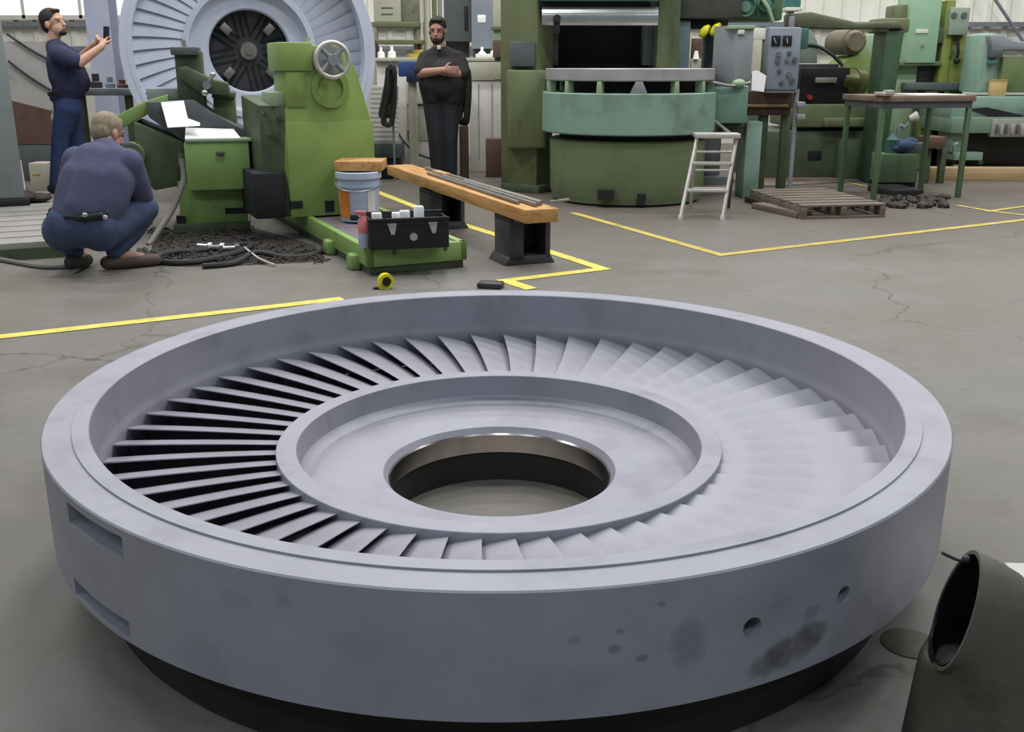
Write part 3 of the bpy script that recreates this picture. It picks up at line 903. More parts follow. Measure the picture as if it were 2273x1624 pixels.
# left standing pillar / cabinet at the frame edge
p = at(20, 300, 8.2)
pc = thing('steel_cabinet', 'tall grey steel cabinet cut off by the left edge', 'cabinet', (p.x - 0.55, 8.2, 0.115), R(26))
w0 = on(pc, 30, 250, 0).x
MB().box(w0 - 1.0, w0, 0, 0.9, 0.06, 1.48, 0.015).build('body', m_greydk if False else M('cabinet_grey', (128, 134, 134), 0.45, var=0.06), pc)
MB().box(w0 - 1.03, w0 + 0.03, -0.03, 0.93, 0, 0.06, 0.01).build('plinth', m_dark, pc)
p = at(51, 400, 8.9)
o = tag(MB().cone((0, 0, 0.0), (-0.03, 0.05, 0.33), 0.016, 0.014, 14).build('white_pipe', m_white), 'short white pipe standing beside the grey cabinet', 'pipe')
o.location = (p.x, p.y, 0.115)
p = at(28, 412, 8.6)
o = tag(MB().ball((0, 0, 0.055), 0.16, (1.3, 0.9, 0.38)).ball((0.18, 0.05, 0.04), 0.1, (1.2, 0.9, 0.4)).ball((-0.22, 0.0, 0.045), 0.11, (1.3, 0.9, 0.42)).build('dark_cloth', m_chips), 'crumpled dark cloth on the floor plate by the grey cabinet', 'cloth')
o.location = (p.x, p.y, 0.115)
# grey board and brown bench front behind the man
p = at(70, 260, 11.3)
bd = thing('sheet_metal_guard', 'large grey sheet metal guard leaning behind the man with the phone', 'guard', (p.x, 11.3, 0))
pts = [on(bd, x, y, 0) for x, y in ((8, 92), (130, 92), (140, 252), (20, 222))]
MB().prism(pts, (0, 0.03, 0)).build('panel', M('weathered_sheet', (172, 168, 164), 0.6, var=0.12, scale=2.5, col2=(146, 142, 138)), bd)
MB().prism([on(bd, x, y, -0.004) for x, y in ((20, 222), (140, 252), (142, 320), (30, 320))], (0, 0.03, 0)).build('brown_skirt', m_brown, bd)
z0 = on(bd, 60, 320, 0).z
MB().box(on(bd, 24, 320, 0).x, on(bd, 150, 320, 0).x, 0, 0.4, 0, z0, 0.01).build('base', m_greydk, bd)
for k, (xa, ya, xb, yb) in enumerate(((15, 75, 118, 138), (18, 135, 112, 200))):
    o = tag(MB().tube(catmull([on(bd, xa, ya, -0.03), on(bd, (xa + xb) / 2, (ya + yb) / 2 + 3, -0.03), on(bd, xb, yb, -0.03)], 6), 0.013, 8).build('cable', m_rubber), ('upper', 'lower')[k] + ' dark cable slanting across the grey metal guard', 'cable')
    o.matrix_world = W[bd.name]
p = at(85, 395, 10.3)
o = thing('cardboard_box', 'small cream carton standing behind the legs of the man with the phone', 'box', (p.x, 10.3, 0))
MB().pbox(o, 65, 362, 105, 402, 0, 0.2, 0, 0.004).build('carton', m_cream, o)
MB().pbox(o, 72, 383, 88, 389, -0.004, 0.01, None, 0.001).build('print', m_card, o)
# pale building column between the man and the upright disc
p = at(232, 190, 11.6)
co = structure(MB().box(p.x - 0.13, p.x + 0.13, 11.6, 11.62, 0.2, ZC).box(p.x - 0.13, p.x + 0.13, 11.86, 11.88, 0.2, ZC).box(p.x - 0.015, p.x + 0.015, 11.62, 11.86, 0.2, ZC).box(p.x - 0.2, p.x + 0.2, 11.52, 11.96, 0, 0.2).build('column', M('column_paint', (176, 178, 196), 0.5, var=0.05), None, smooth=False), 'pale grey steel building column left of the upright disc')
# shelf with odds and ends behind the chip tray
p = at(225, 215, 9.9)
sb = thing('work_stand', 'small green work stand with fittings left of the upright disc', 'stand', (p.x, 9.75, 0))
MB().pbox(sb, 165, 196, 290, 212, 0, 0.4, None, 0.01).build('top', m_grey, sb)
for xx in (175, 280):
    x_ = on(sb, xx, 230, 0).x
    MB().box(x_ - 0.03, x_ + 0.03, 0.05, 0.11, 0, on(sb, xx, 210, 0).z, 0.004).build('leg', m_gdark, sb)
zt = on(sb, 200, 196, 0).z
for k, (xx, r_, h_, mt, lab) in enumerate(((214, 0.055, 0.13, m_cast, 'dark fitting on the small green work stand, leftmost'), (245, 0.045, 0.1, m_greyblue, 'grey fitting on the small green work stand, second from left'), (272, 0.05, 0.075, m_brown, 'brown fitting on the small green work stand, at its right end'))):
    x_ = on(sb, xx, 190, 0.15).x
    o = tag(MB().revolve([(0, 0), (r_, 0), (r_, h_ * 0.4), (r_ * 0.6, h_ * 0.5), (r_ * 0.6, h_), (0, h_)], 20).build('fitting', mt), lab, 'fitting', 'fittings on the work stand')
    o.location = (W[sb.name].translation.x + x_, 9.75 + 0.15, zt)

# ---------------------------------------------------------------- hoses, cables and swarf on the floor
def hose(name, label, pts, r, mat, cat='hose', grp=None):
    return tag(MB().tube(catmull(pts, 10), r, 8).build(name, mat), label, cat, grp)
def fz(x, y, z): 
    v = fl(x, y)
    return Vector((v.x, v.y, z))
hose('hose', 'grey hose curving along the foot of the slotted floor plate', [fz(-60, 568, .016), fz(40, 588, .016), fz(100, 597, .016), fz(160, 596, .016)], 0.016, m_hose)
hose('hose', 'black hose coiled in front of the lathe pedestal', [fz(322, 560, .02), fz(350, 585, .02), fz(430, 588, .02), fz(520, 572, .03), fz(560, 560, .05), fz(530, 553, .03), fz(450, 560, .02), fz(380, 570, .03), fz(330, 580, .02), fz(310, 562, .02)], 0.02, m_rubber)
hose('hose', 'black hose running from the lathe pedestal to the slide bed', [fz(450, 597, .02), fz(520, 590, .02), fz(570, 575, .045), fz(640, 578, .02), fz(700, 570, .02), fz(730, 545, .02)], 0.018, m_rubber)
hose('air_line', 'thin pale air line lying across the black hoses', [fz(545, 572, .07), fz(575, 583, .03), fz(610, 592, .012)], 0.008, m_alu)
for k, (x, y, sx) in enumerate(((455, 556, 0.045), (480, 558, 0.05), (512, 560, 0.05))):
    o = tag(MB().cone((-0.05, 0, 0.03), (0.03, 0, 0.03), 0.022, 0.018, 14).cone((0.03, 0, 0.03), (0.06, 0, 0.03), 0.03, 0.03, 6).build('hose_fitting', m_chrome), ('left', 'middle', 'right')[k] + ' bright hose fitting lying among the black hoses', 'fitting', 'hose fittings')
    v = fl(x, y)
    o.location = (v.x, v.y, 0.0)
    o.rotation_euler = (0, 0, 0.3 * k - 0.2)
# swarf heaped round the pedestal: nobody could count it
b = MB()
rnd = random.Random(3)
for k in range(520):
    x, y = rnd.uniform(335, 720), rnd.uniform(510, 586)
    if y > 590 - 0.0 or (x > 560 and y < 520 + (x - 560) * 0.25): continue
    v = fl(x, y)
    a_ = rnd.uniform(0, PI)
    L_ = rnd.uniform(0.02, 0.06)
    z_ = rnd.uniform(0.002, 0.02)
    b.tube([(v.x - L_ * math.cos(a_), v.y - L_ * math.sin(a_), z_), (v.x + L_ * math.cos(a_) * .3, v.y + L_ * math.sin(a_) * .4, z_ + rnd.uniform(0.004, 0.02)), (v.x + L_ * math.cos(a_), v.y + L_ * math.sin(a_), z_)], rnd.uniform(0.003, 0.006), 4)
o = tag(b.build('swarf', m_chips), 'dark metal swarf scattered on the floor in front of the lathe pedestal', 'swarf')
o['kind'] = 'stuff'
o = tag(MB().prism([fz(330, 585, 0.001), fz(420, 592, 0.001), fz(560, 588, 0.001), fz(720, 580, 0.001), fz(700, 545, 0.001), fz(560, 505, 0.001), fz(345, 520, 0.001)], (0, 0, 0.002)).build('oily_mat', m_chips, None, smooth=False), 'dark oily mat under the swarf and hoses at the lathe', 'mat')

# ---------------------------------------------------------------- dark rubber sleeve at the lower right
base = Vector((at(2132, 1600, 1.57).x, 1.57, 0))
slv = thing('rubber_sleeve', 'grimy dark rubber sleeve standing open-topped at the lower right corner', 'sleeve', base)
S_ = [((2118, 1354), (-0.94, 0.24, 0.24), 0.114), ((2142, 1360), (-0.88, 0.18, 0.42), 0.113), ((2166, 1372), (-0.75, 0.1, 0.64), 0.113), ((2184, 1404), (-0.52, 0.04, 0.85), 0.112), ((2180, 1455), (-0.28, 0.0, 0.96), 0.111), ((2164, 1525), (-0.12, 0, 0.99), 0.108)]
b = bmesh.new()
nn = 40
def ringpts(c, n_, r_, k):
    n_ = Vector(n_).normalized()
    u_ = Vector((0, 1, 0)) - n_ * n_.y
    u_.normalize()
    v_ = n_.cross(u_)
    out = []
    for j in range(nn):
        th = 2 * PI * j / nn
        wob = 1 + 0.02 * math.sin(3 * th + k * 0.9) + 0.012 * math.sin(7 * th + k * 2.0) * (k > 0)
        out.append(c + (u_ * math.cos(th) * 0.9 + v_ * math.sin(th)) * r_ * wob)
    return out
outer_, inner_ = [], []
for k, ((px_, py_), n_, r_) in enumerate(S_):
    c_ = at(px_, py_, 1.6) - base
    outer_.append(ringpts(c_, n_, r_, k))
    inner_.append(ringpts(c_ + (Vector(n_) * -0.0 if k else Vector((0, 0, 0))), n_, r_ - 0.007, k))
low = ringpts(Vector((0.0, 0.0, 0.0)), (0, 0, 1), 0.102, 7)
mid_ = [(a_ + c_) / 2 for a_, c_ in zip(outer_[-1], low)]
outer_ += [mid_, low]
inner_ = inner_[:5]
rows = [[b.verts.new(p) for p in r_] for r_ in (outer_[::-1] + inner_[:2])]
for i in range(len(rows) - 1):
    A, B = rows[i], rows[i + 1]
    for j in range(nn): b.faces.new((A[j], A[(j + 1) % nn], B[(j + 1) % nn], B[j]))
b.faces.new(rows[0])
bmesh.ops.recalc_face_normals(b, faces=b.faces[:])
mb = MB()
mb._add(b)
mb.build('sleeve_wall', m_duct, slv, ang=60)
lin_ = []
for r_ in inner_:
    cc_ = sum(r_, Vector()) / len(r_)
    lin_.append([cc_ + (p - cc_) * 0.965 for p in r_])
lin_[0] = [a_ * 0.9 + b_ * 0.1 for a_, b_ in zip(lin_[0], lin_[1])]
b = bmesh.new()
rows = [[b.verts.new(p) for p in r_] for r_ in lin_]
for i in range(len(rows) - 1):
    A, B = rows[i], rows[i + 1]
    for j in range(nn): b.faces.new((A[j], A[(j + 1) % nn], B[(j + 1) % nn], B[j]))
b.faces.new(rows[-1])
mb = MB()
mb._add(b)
mb.build('shade_lining', m_black, slv, ang=60)  # black inner wall paints the shade inside the sleeve
v = at(2145, 1240, 1.6) - base
MB().tube(catmull([v + Vector((-0.045, 0.0, 0.012)), v + Vector((-0.02, 0, 0.0)), v + Vector((0.0, 0, -0.006))], 4), 0.003, 6).ball(v, 0.007).build('tie_wire', m_cast, slv)
v = fl(2300, 1560)
t = thing('plastic_sheet', 'white plastic board lying on the floor at the lower right edge', 'board', fl(2226, 1262), R(-4))
MB().box(0.0, 0.5, -0.62, 0.0, 0, 0.02, 0.004).build('board', m_white, t)

# ---------------------------------------------------------------- boring mill in the middle
vt = thing('boring_mill', 'large green vertical boring mill with a round turntable', 'machine', (1.11, 9.85, 0))
q = lambda x, y, yl=0.0: on(vt, x, y, yl)
RB = 0.74
z_ring0, z_ring1 = q(1390, 303, -0.82).z, q(1390, 208, -0.82).z
z_pl0, z_pl1 = q(1390, 181, -0.79).z, q(1390, 152, -0.79).z
MB().revolve([(0, 0.02), (RB - 0.03, 0.02), (RB - 0.02, 0.06), (RB, 0.1), (RB + 0.005, z_ring0 - 0.07), (RB - 0.02, z_ring0 - 0.055), (0, z_ring0 - 0.055)], 72).build('base_drum', m_gvtl, vt)
MB().revolve([(0, z_ring0 - 0.055), (RB - 0.09, z_ring0 - 0.055), (RB - 0.09, z_ring0), (0, z_ring0)], 64).build('neck', m_dark, vt)  # near-black colour deepens the shadow band under the guard ring
MB().revolve([(0, 0.0), (RB - 0.05, 0.0), (RB - 0.05, 0.03), (0, 0.03)], 48).build('floor_flange', m_dark, vt)
for (x0, y0, x1, y1) in ((1328, 422, 1362, 443), (1415, 430, 1432, 460)):
    p_, p1_ = q(x0, y0, -RB), q(x1, y1, -RB)
    MB().box(p_.x, p1_.x, -RB - 0.012, -RB + 0.12, max(p1_.z, 0.03), p_.z).build('access_opening', m_dark, vt)
MB().revolve([(0.0, z_ring0), (0.812, z_ring0), (0.822, z_ring0 + 0.012), (0.82, z_ring1 - 0.01), (0.812, z_ring1), (0.0, z_ring1)], 80).build('guard_ring', m_teal, vt)
for k in range(14):
    a_ = 2 * PI * k / 14 + R(-90)
    big = k == 0
    d = Vector((math.cos(a_), math.sin(a_), 0))
    tn = Vector((-d.y, d.x, 0))
    w_ = 0.075 if big else 0.028
    wt = 0.03 if big else 0.02
    c0, c1 = d * 0.72, d * 0.795
    MB().prism([c1 + tn * w_ + Vector((0, 0, z_ring1)), c1 - tn * w_ + Vector((0, 0, z_ring1)), c1 - tn * wt + Vector((0, 0, z_pl0)), c1 + tn * wt + Vector((0, 0, z_pl0))], c0 - c1, 0.004).build('support_rib', m_glight if not big else m_grey, vt)
MB().revolve([(0, z_ring1), (0.62, z_ring1), (0.62, z_pl0), (0, z_pl0)], 48).build('table_hub', m_dark, vt)
MB().revolve([(0, z_pl0), (0.785, z_pl0), (0.795, z_pl0 + 0.01), (0.795, z_pl1 - 0.006), (0.787, z_pl1), (0, z_pl1)], 80).build('turntable', M('turned_steel', (176, 174, 174), 0.4, 0.35, var=0.08), vt)
for k, (x, y) in enumerate(((1416, 146), (1450, 147), (1266, 150))):
    p_ = fl(x, y, z_pl1)
    MB().cone((p_.x - 1.11, p_.y - 9.85, z_pl1), (p_.x - 1.11, p_.y - 9.85, z_pl1 + 0.02), 0.05, 0.04, 18).build('clamp_button', m_chrome, vt)
ztop = 3.2
# columns, rail and dark back
xl0, xl1 = q(1112, 250, 0.6).x, q(1216, 250, 0.6).x
MB().prism([(xl0, 0.6, 0.03), (xl0 + 0.36, 0.35, 0.03), (xl1 + 0.05, 0.6, 0.03), (xl1, 1.5, 0.03), (xl0, 1.5, 0.03)], (0, 0, ztop), 0.02).build('left_column', m_gold, vt)
MB().prism([(xl0 + 0.0, 0.55, 0.0), (xl0 + 0.38, 0.3, 0.0), (xl1 + 0.06, 0.55, 0.0), (xl1, 1.55, 0.0), (xl0, 1.55, 0.0)], (0, 0, 0.08), 0.01).build('column_foot', m_gdark, vt)
MB().pbox(vt, 1132, 92, 1188, 148, 0.33, 0.2, None, 0.01).build('gear_cover', m_greydk, vt)
MB().pbox(vt, 1124, 155, 1212, 330, 0.28, 0.3, None, 0.03).build('column_casing', m_gold, vt)
xr0, xr1 = q(1458, 20, 0.6).x, q(1508, 20, 0.6).x
zr0 = q(1480, 62, 0.6).z
MB().box(xr0, xr1, 0.5, 1.5, z_pl1 - 0.3, ztop, 0.02).build('right_column', m_gold, vt)
MB().box(q(1490, 100, 0.8).x, q(1532, 100, 0.8).x, 0.8, 1.4, 0.3, q(1490, 44, 0.8).z, 0.02).build('drive_housing', M('grey_teal_paint', (104, 122, 122), 0.45), vt)
p0_, p1_ = q(1203, 15, 0.25), q(1460, 56, 0.25)
rail = MB()
prof = [(0.25, p1_.z), (0.23, p1_.z + 0.02), (0.22, (p0_.z + p1_.z) / 2), (0.235, p0_.z - 0.03), (0.27, p0_.z), (0.5, p0_.z), (0.5, p1_.z)]
rail.prism([(p0_.x, y_, z_) for y_, z_ in prof], (p1_.x - p0_.x, 0, 0))
rail.build('cross_rail', m_chrome, vt)
p_ = q(1236, 50, 0.2)
MB().cone((p_.x, 0.14, p_.z + 0.035), (p_.x, 0.24, p_.z + 0.035), 0.035, 0.035, 20).box(p_.x - 0.03, p_.x + 0.03, 0.16, 0.24, p_.z - 0.1, p_.z + 0.03, 0.008).build('rail_clamp', m_dark, vt)
MB().box(p0_.x - 0.02, p1_.x - 0.1, 0.3, 0.55, p0_.z, p0_.z + 0.05, 0.004).build('rail_gap', m_dark, vt)
MB().box(p0_.x - 0.02, p1_.x + 0.02, 0.2, 0.6, p0_.z + 0.05, ztop, 0.02).build('upper_rail', m_tealdk, vt)
MB().box(xl1 - 0.02, xr0 + 0.02, 1.1, 1.45, z_pl1 - 0.3, ztop, 0.0).build('back_panel', m_dark, vt)
MB().pbox(vt, 1428, 58, 1456, 145, 0.7, 0.2, None, 0.01).build('ram_guide', m_greydk, vt)
MB().pbox(vt, 1204, 60, 1240, 146, 0.62, 0.3, None, 0.01).build('side_guide', m_cast, vt)
# feed gearbox hanging at the right of the mill
gx = thing('drill_head', 'dark radial drill head with big round green covers, at the top beside the mill', 'machine', (2.55, 10.6, 0))
q = lambda x, y, yl=0.0: on(gx, x, y, yl)
MB().pbox(gx, 1508, -60, 1650, 42, 0.0, 0.7, None, 0.03).build('gear_case', M('dark_olive_grey', (74, 74, 68), 0.5, var=0.15), gx)
MB().pbox(gx, 1640, -60, 1740, 45, 0.12, 0.6, None, 0.02).build('arm_end', M('mid_green', (84, 112, 78), 0.5, var=0.15), gx)
for (x, y, rr) in ((1653, 15, 0.095), (1700, 8, 0.08)):
    p_ = q(x, y, 0.1)
    MB().revolve([(0, -0.05), (rr * 0.55, -0.05), (rr * 0.6, -0.02), (rr * 0.85, -0.02), (rr, -0.06), (rr * 1.08, -0.04), (rr * 1.08, 0.06), (0, 0.06)], 36, Matrix.Translation((p_.x, 0.1, p_.z)) @ Matrix.Rotation(-PI / 2, 4, 'X')).build('round_cover', M('sea_green', (92, 132, 114), 0.45), gx)
p_, p1_ = q(1690, -5, 0.05), q(1716, 50, 0.05)
MB().tube([p_, (p_ + p1_) / 2 + Vector((0.0, -0.03, 0.02)), p1_], 0.02, 8).build('feed_lever', m_glight, gx)
MB().pbox(gx, 1528, 42, 1585, 62, 0.15, 0.4, None, 0.01).build('spindle_guard', m_dark, gx)
# its column stands on the floor behind
x_ = q(1575, 60, 0.4).x
MB().cone((x_ + 0.1, 0.6, 0), (x_ + 0.1, 0.6, 2.4), 0.13, 0.13, 28).build('column', m_greydk, gx)
MB().cone((x_ + 0.1, 0.6, 0), (x_ + 0.1, 0.6, 0.08), 0.3, 0.28, 28).build('foot', m_greydk, gx)
for k, (x, y) in enumerate(((1562, 70), (1586, 66))):
    p_ = q(x, y, 0.02)
    o = tag(MB().ball((0, 0, 0), 0.055, (0.75, 0.7, 1.25), 3, Euler((0, 0.6, 0)).to_matrix()).cone((0, 0, -0.03), (0.05, 0, 0.06), 0.02, 0.02, 10).build('yellow_grip', m_yel), ('left', 'right')[k] + ' one of the two yellow grips under the dark drill head', 'grip', 'yellow grips under the drill head')
    o.location = W[gx.name] @ Vector((p_.x, 0.0, p_.z))

# ---- aluminium step ladder
ld = thing('step_ladder', 'small aluminium stepladder standing in front of the boring mill', 'ladder', (1.63, 8.7, 0), R(-4))
q = lambda x, y, yl=0.0: on(ld, x, y, yl)
tl, tr = q(1541, 304, 0.0), q(1640, 304, 0.0)
zt = tl.z
fl_, fr_ = q(1512, 474, -0.28), q(1602, 482, -0.28)
xa0, xa1 = -0.175, 0.175
xt0, xt1 = -0.13, 0.13
off = (tl.x + tr.x) / 2
offb = (fl_.x + fr_.x) / 2
for s in (-1, 1):
    MB().tube([(offb + s * 0.175, -0.28, 0.012), (off + s * 0.165, -0.03, zt)], 0.017, 8).build('front_leg', m_alu, ld)
    MB().tube([(off + s * 0.17 + 0.02, 0.36, 0.012), (off + s * 0.165, 0.03, zt)], 0.014, 8).build('rear_leg', m_brown if s > 0 else m_alu, ld)
MB().box(off - 0.19, off + 0.19, -0.1, 0.1, zt - 0.005, zt + 0.035, 0.008).build('top_cap', m_alu, ld)
for f_ in (0.35, 0.68):
    yy = -0.28 + 0.25 * f_
    xx = offb + (off - offb) * f_
    MB().box(xx - 0.165, xx + 0.165, yy - 0.03, yy + 0.06, zt * f_ - 0.012, zt * f_ + 0.012, 0.004).build('tread', m_alu, ld)
for f_ in (0.3, 0.55, 0.8):
    yy = 0.36 - 0.33 * f_
    MB().tube([(off - 0.165, yy, zt * f_), (off + 0.165, yy, zt * f_)], 0.01, 8).build('rear_rung', m_alu, ld)
b = MB()
for s in (-1, 1): b.cone((offb + s * 0.175, -0.28, 0.0), (offb + s * 0.175, -0.28, 0.03), 0.021, 0.02, 12)
b.build('rubber_foot', m_white, ld)

v = fl(2018, 1428)  # flat round dark disc laid on the floor beside the sleeve
o = tag(MB().cone((0, 0, 0.0005), (0, 0, 0.0025), 0.062, 0.061, 36).build('floor_disc', M('dark_disc', (74, 70, 62), 0.3, var=0.2, scale=30)), 'round dark disc on the floor between the steel wheel and the rubber sleeve', 'stain')
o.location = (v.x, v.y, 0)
# ---------------------------------------------------------------- machines on the right
def pxthing(name, label, cat, px, Y, rotz=0.0, group=None, z=0.0):
    v = at(px, 300, Y)
    return thing(name, label, cat, (v.x, Y, z), rotz, group)

# control cabinet and pendant panel between the mill and the lathe
cc = pxthing('control_cabinet', 'tall pale grey control cabinet on a teal box, right of the boring mill', 'cabinet', 1635, 9.75)
q = lambda x, y, yl=0.0: on(cc, x, y, yl)
MB().prism([Vector((q(1597, 90).x, 0.28, q(1600, 190).z)), Vector((q(1634, 90).x, 0.0, q(1600, 190).z)), Vector((q(1672, 90).x, 0.0, q(1600, 190).z)), Vector((q(1672, 90).x, 0.34, q(1600, 190).z)), Vector((q(1600, 90).x, 0.34, q(1600, 190).z))], (0, 0, q(1640, 56).z - q(1640, 190).z), 0.006).build('cabinet_body', m_grey, cc)
MB().pbox(cc, 1618, 56, 1676, 64, -0.02, 0.36, None, 0.004).build('cabinet_top', m_glight, cc)
MB().pbox(cc, 1582, 193, 1660, 274, -0.06, 0.5, None, 0.012).build('junction_box', M('faded_teal', (108, 140, 124), 0.45, var=0.08), cc)
MB().pbox(cc, 1655, 270, 1690, 372, 0.05, 0.35, 0.0, 0.01).build('pillar', m_teal, cc)
MB().pbox(cc, 1600, 274, 1660, 300, 0.1, 0.3, None, 0.01).build('bracket', m_gdark, cc)
p_ = q(1645, 71, -0.01)
MB().box(p_.x - 0.03, p_.x + 0.03, -0.02, 0.0, p_.z - 0.02, p_.z + 0.02, 0.003).build('name_plate', m_white, cc)
b = MB().tube(catmull([q(1665, 183, -0.05), q(1625, 190, -0.1), q(1580, 182, -0.12), q(1555, 176, -0.1)], 6), 0.015, 8)
b.build('feed_arm', m_bar, cc)
MB().ball(q(1640, 185, -0.07), 0.06, (1.1, 0.8, 0.7)).build('arm_joint', m_glight, cc)
b = MB().tube([q(1580, 262, -0.12), q(1605, 283, -0.14), q(1622, 300, -0.16)], [0.012, 0.014, 0.028], 8)
b.build('lever', m_chrome, cc)

pp = pxthing('pendant_panel', 'grey control panel with two dark dials windows and knobs, hanging in front of the lathe', 'control panel', 1740, 9.9)
q = lambda x, y, yl=0.0: on(pp, x, y, yl)
MB().pbox(pp, 1703, 60, 1776, 200, 0, 0.16, None, 0.02).build('panel_box', m_greyblue, pp)
for k, x in enumerate((1713, 1738)):
    f_ = MB().pbox(pp, x, 79, x + 20, 102, -0.012, 0.03, None, 0.004).build('dial_window', m_black, pp)
    a_, b2 = q(x + 10, 96, -0.013), q(x + 5 + 4 * k, 84, -0.013)
    MB().tube([a_, b2], 0.004, 6).build('needle', m_white, f_)
for k, (x, y) in enumerate(((1728, 120), (1752, 118), (1726, 136), (1747, 134), (1764, 133), (1730, 158), (1750, 165), (1735, 184), (1758, 180))):
    p_ = q(x, y, 0)
    MB().cone((p_.x, -0.025, p_.z), (p_.x, 0.005, p_.z), 0.018 if k % 2 else 0.024, 0.024, 14).build('knob', m_greydk if k % 3 else m_bar, pp)
MB().pbox(pp, 1754, 36, 1764, 62, 0.04, 0.06, None, 0.004).build('bracket', m_grey, pp)
MB().pbox(pp, 1700, 200, 1770, 206, 0.02, 0.12, None, 0.003).build('under_plate', m_grey, pp)
x_ = q(1790, 100, 0.3).x
MB().box(q(1776, 100).x - 0.02, q(1798, 100).x, 0.06, 0.3, q(1780, 108).z, q(1780, 62).z, 0.01).build('mount', m_tealdk, pp)
MB().cone((q(1771, 230).x, 0.06, 0), (q(1771, 230).x, 0.06, q(1771, 198).z), 0.022, 0.022, 14).build('post', m_grey, pp)
MB().cone((q(1771, 230).x, 0.06, 0), (q(1771, 230).x, 0.06, 0.03), 0.12, 0.11, 18).build('foot', m_gdark, pp)
for y in (232, 260):
    p_ = q(1776, y, -0.02)
    MB().box(p_.x - 0.03, p_.x + 0.05, -0.03, 0.09, p_.z - 0.025, p_.z + 0.025, 0.008).build('clamp', m_grey, pp)
# papers pinned by the panel
o = pxthing('paper_sheet', 'white sheet of paper hanging left of the grey control panel', 'paper', 1684, 9.7)
MB().prism([on(o, x, y, 0) for x, y in ((1670, 158), (1682, 156), (1701, 168), (1696, 204), (1668, 200))], (0, 0.012, 0)).build('sheet', m_paper, o, smooth=False)

# low bench under the panel
wb = pxthing('wood_bench', 'brown wooden bench with a pale edge under the control panel', 'bench', 1710, 10.05)
MB().pbox(wb, 1655, 203, 1762, 240, 0.0, 0.4, None, 0.006).build('top', m_brown, wb)
MB().pbox(wb, 1657, 231, 1750, 237, -0.02, 0.03, None, 0.004).build('pale_edge', m_woodpale, wb)
MB().pbox(wb, 1657, 240, 1755, 256, 0.05, 0.3, None, 0.004).build('drawer_front', m_brown, wb)
for x in (1700, 1750):
    MB().box(on(wb, x, 300).x - 0.04, on(wb, x, 300).x + 0.04, 0.1, 0.2, 0, on(wb, x, 250).z, 0.004).build('leg', m_gdark, wb)

# the large lathe
lt = pxthing('engine_lathe', 'large dark green lathe with a round chuck and a light green headstock', 'machine', 1840, 11.6, R(6))
q = lambda x, y, yl=0.0: on(lt, x, y, yl)
MB().pbox(lt, 1690, 290, 1985, 388, 0.0, 1.0, 0.0, 0.03).build('bed_base', m_gdark, lt)
MB().pbox(lt, 1770, 232, 1975, 282, -0.06, 0.9, None, 0.03).build('bed', m_gold, lt)
MB().pbox(lt, 1830, 262, 1925, 282, -0.12, 0.2, None, 0.02).build('apron', m_gold, lt)
MB().pbox(lt, 1860, 310, 1952, 390, -0.1, 0.6, 0.0, 0.02).build('gear_end', M('deep_green', (74, 92, 68), 0.5, var=0.12), lt)
for (x, y) in ((1808, 345), (1928, 368)):
    p_ = q(x, y, 0 if x < 1850 else -0.1)
    MB().box(p_.x - 0.08, p_.x + 0.08, p_.y - 0.012, p_.y + 0.02, p_.z - 0.05, p_.z + 0.05, 0.004).build('vent', m_dark, lt)
# carriage, tool rest and chuck
MB().pbox(lt, 1775, 150, 1885, 232, 0.08, 0.6, None, 0.02).build('carriage', m_dark, lt)
MB().pbox(lt, 1780, 142, 1862, 162, 0.12, 0.4, None, 0.01).build('cross_slide', m_cast, lt)
MB().pbox(lt, 1812, 172, 1858, 184, 0.04, 0.1, None, 0.006).build('bright_bar', m_alu, lt)
p_ = q(1797, 216, 0.05)
MB().cone((p_.x, 0.03, p_.z), (p_.x, 0.1, p_.z), 0.028, 0.028, 16).build('red_button', M('red_plastic', (170, 50, 56), 0.4), lt)
p_ = q(1905, 178, 0.3)
rh = 0.28
MB().cone((p_.x, 0.26, p_.z), (p_.x, 0.7, p_.z), rh, rh, 44).build('headstock', M('fresh_green', (138, 156, 92), 0.45, var=0.08), lt)
b = MB().cone((p_.x - 0.28, 0.14, p_.z + 0.0), (p_.x - 0.13, 0.2, p_.z - 0.02), 0.09, 0.15, 36).cone((p_.x - 0.13, 0.2, p_.z - 0.02), (p_.x - 0.02, 0.24, p_.z - 0.03), 0.16, 0.16, 36)
b.build('chuck', M('olive_cast', (96, 102, 58), 0.35, 0.2, var=0.15), lt)
MB().box(p_.x - 0.2, p_.x + 0.3, 0.4, 0.85, q(1900, 300).z, p_.z + 0.05, 0.03).build('headstock_base', M('fresh_green_base', (126, 144, 88), 0.45, var=0.08), lt)
b = MB()
for dx in (-0.14, 0.06):
    b.cone((p_.x + dx, 0.22, p_.z - 0.25), (p_.x + dx, 0.28, p_.z - 0.25), 0.035, 0.035, 14)
b.build('headstock_knob', m_glight, lt)
m_ = q(1888, 93, 0.35)
MB().cone((m_.x, 0.25, m_.z), (m_.x, 0.75, m_.z), 0.14, 0.14, 36).cone((m_.x, 0.2, m_.z), (m_.x, 0.25, m_.z), 0.10, 0.13, 36).build('drive_motor', M('motor_brown', (112, 104, 84), 0.5, var=0.2), lt)
MB().pbox(lt, 1905, 75, 1955, 140, 0.4, 0.3, None, 0.02).build('belt_guard', m_glight, lt)
MB().tube(catmull([q(1775, 100, 0.3), q(1812, 102, 0.3), q(1845, 120, 0.28), q(1870, 145, 0.25)], 6), 0.02, 8).build('cable', m_rubber, lt)
MB().prism([q(x, y, 0.3) for x, y in ((1778, 72), (1800, 66), (1815, 92), (1815, 140), (1778, 140))], (0, 0.2, 0), 0.01).build('tool_rack', M('grey_green', (126, 138, 122), 0.5, var=0.12), lt)

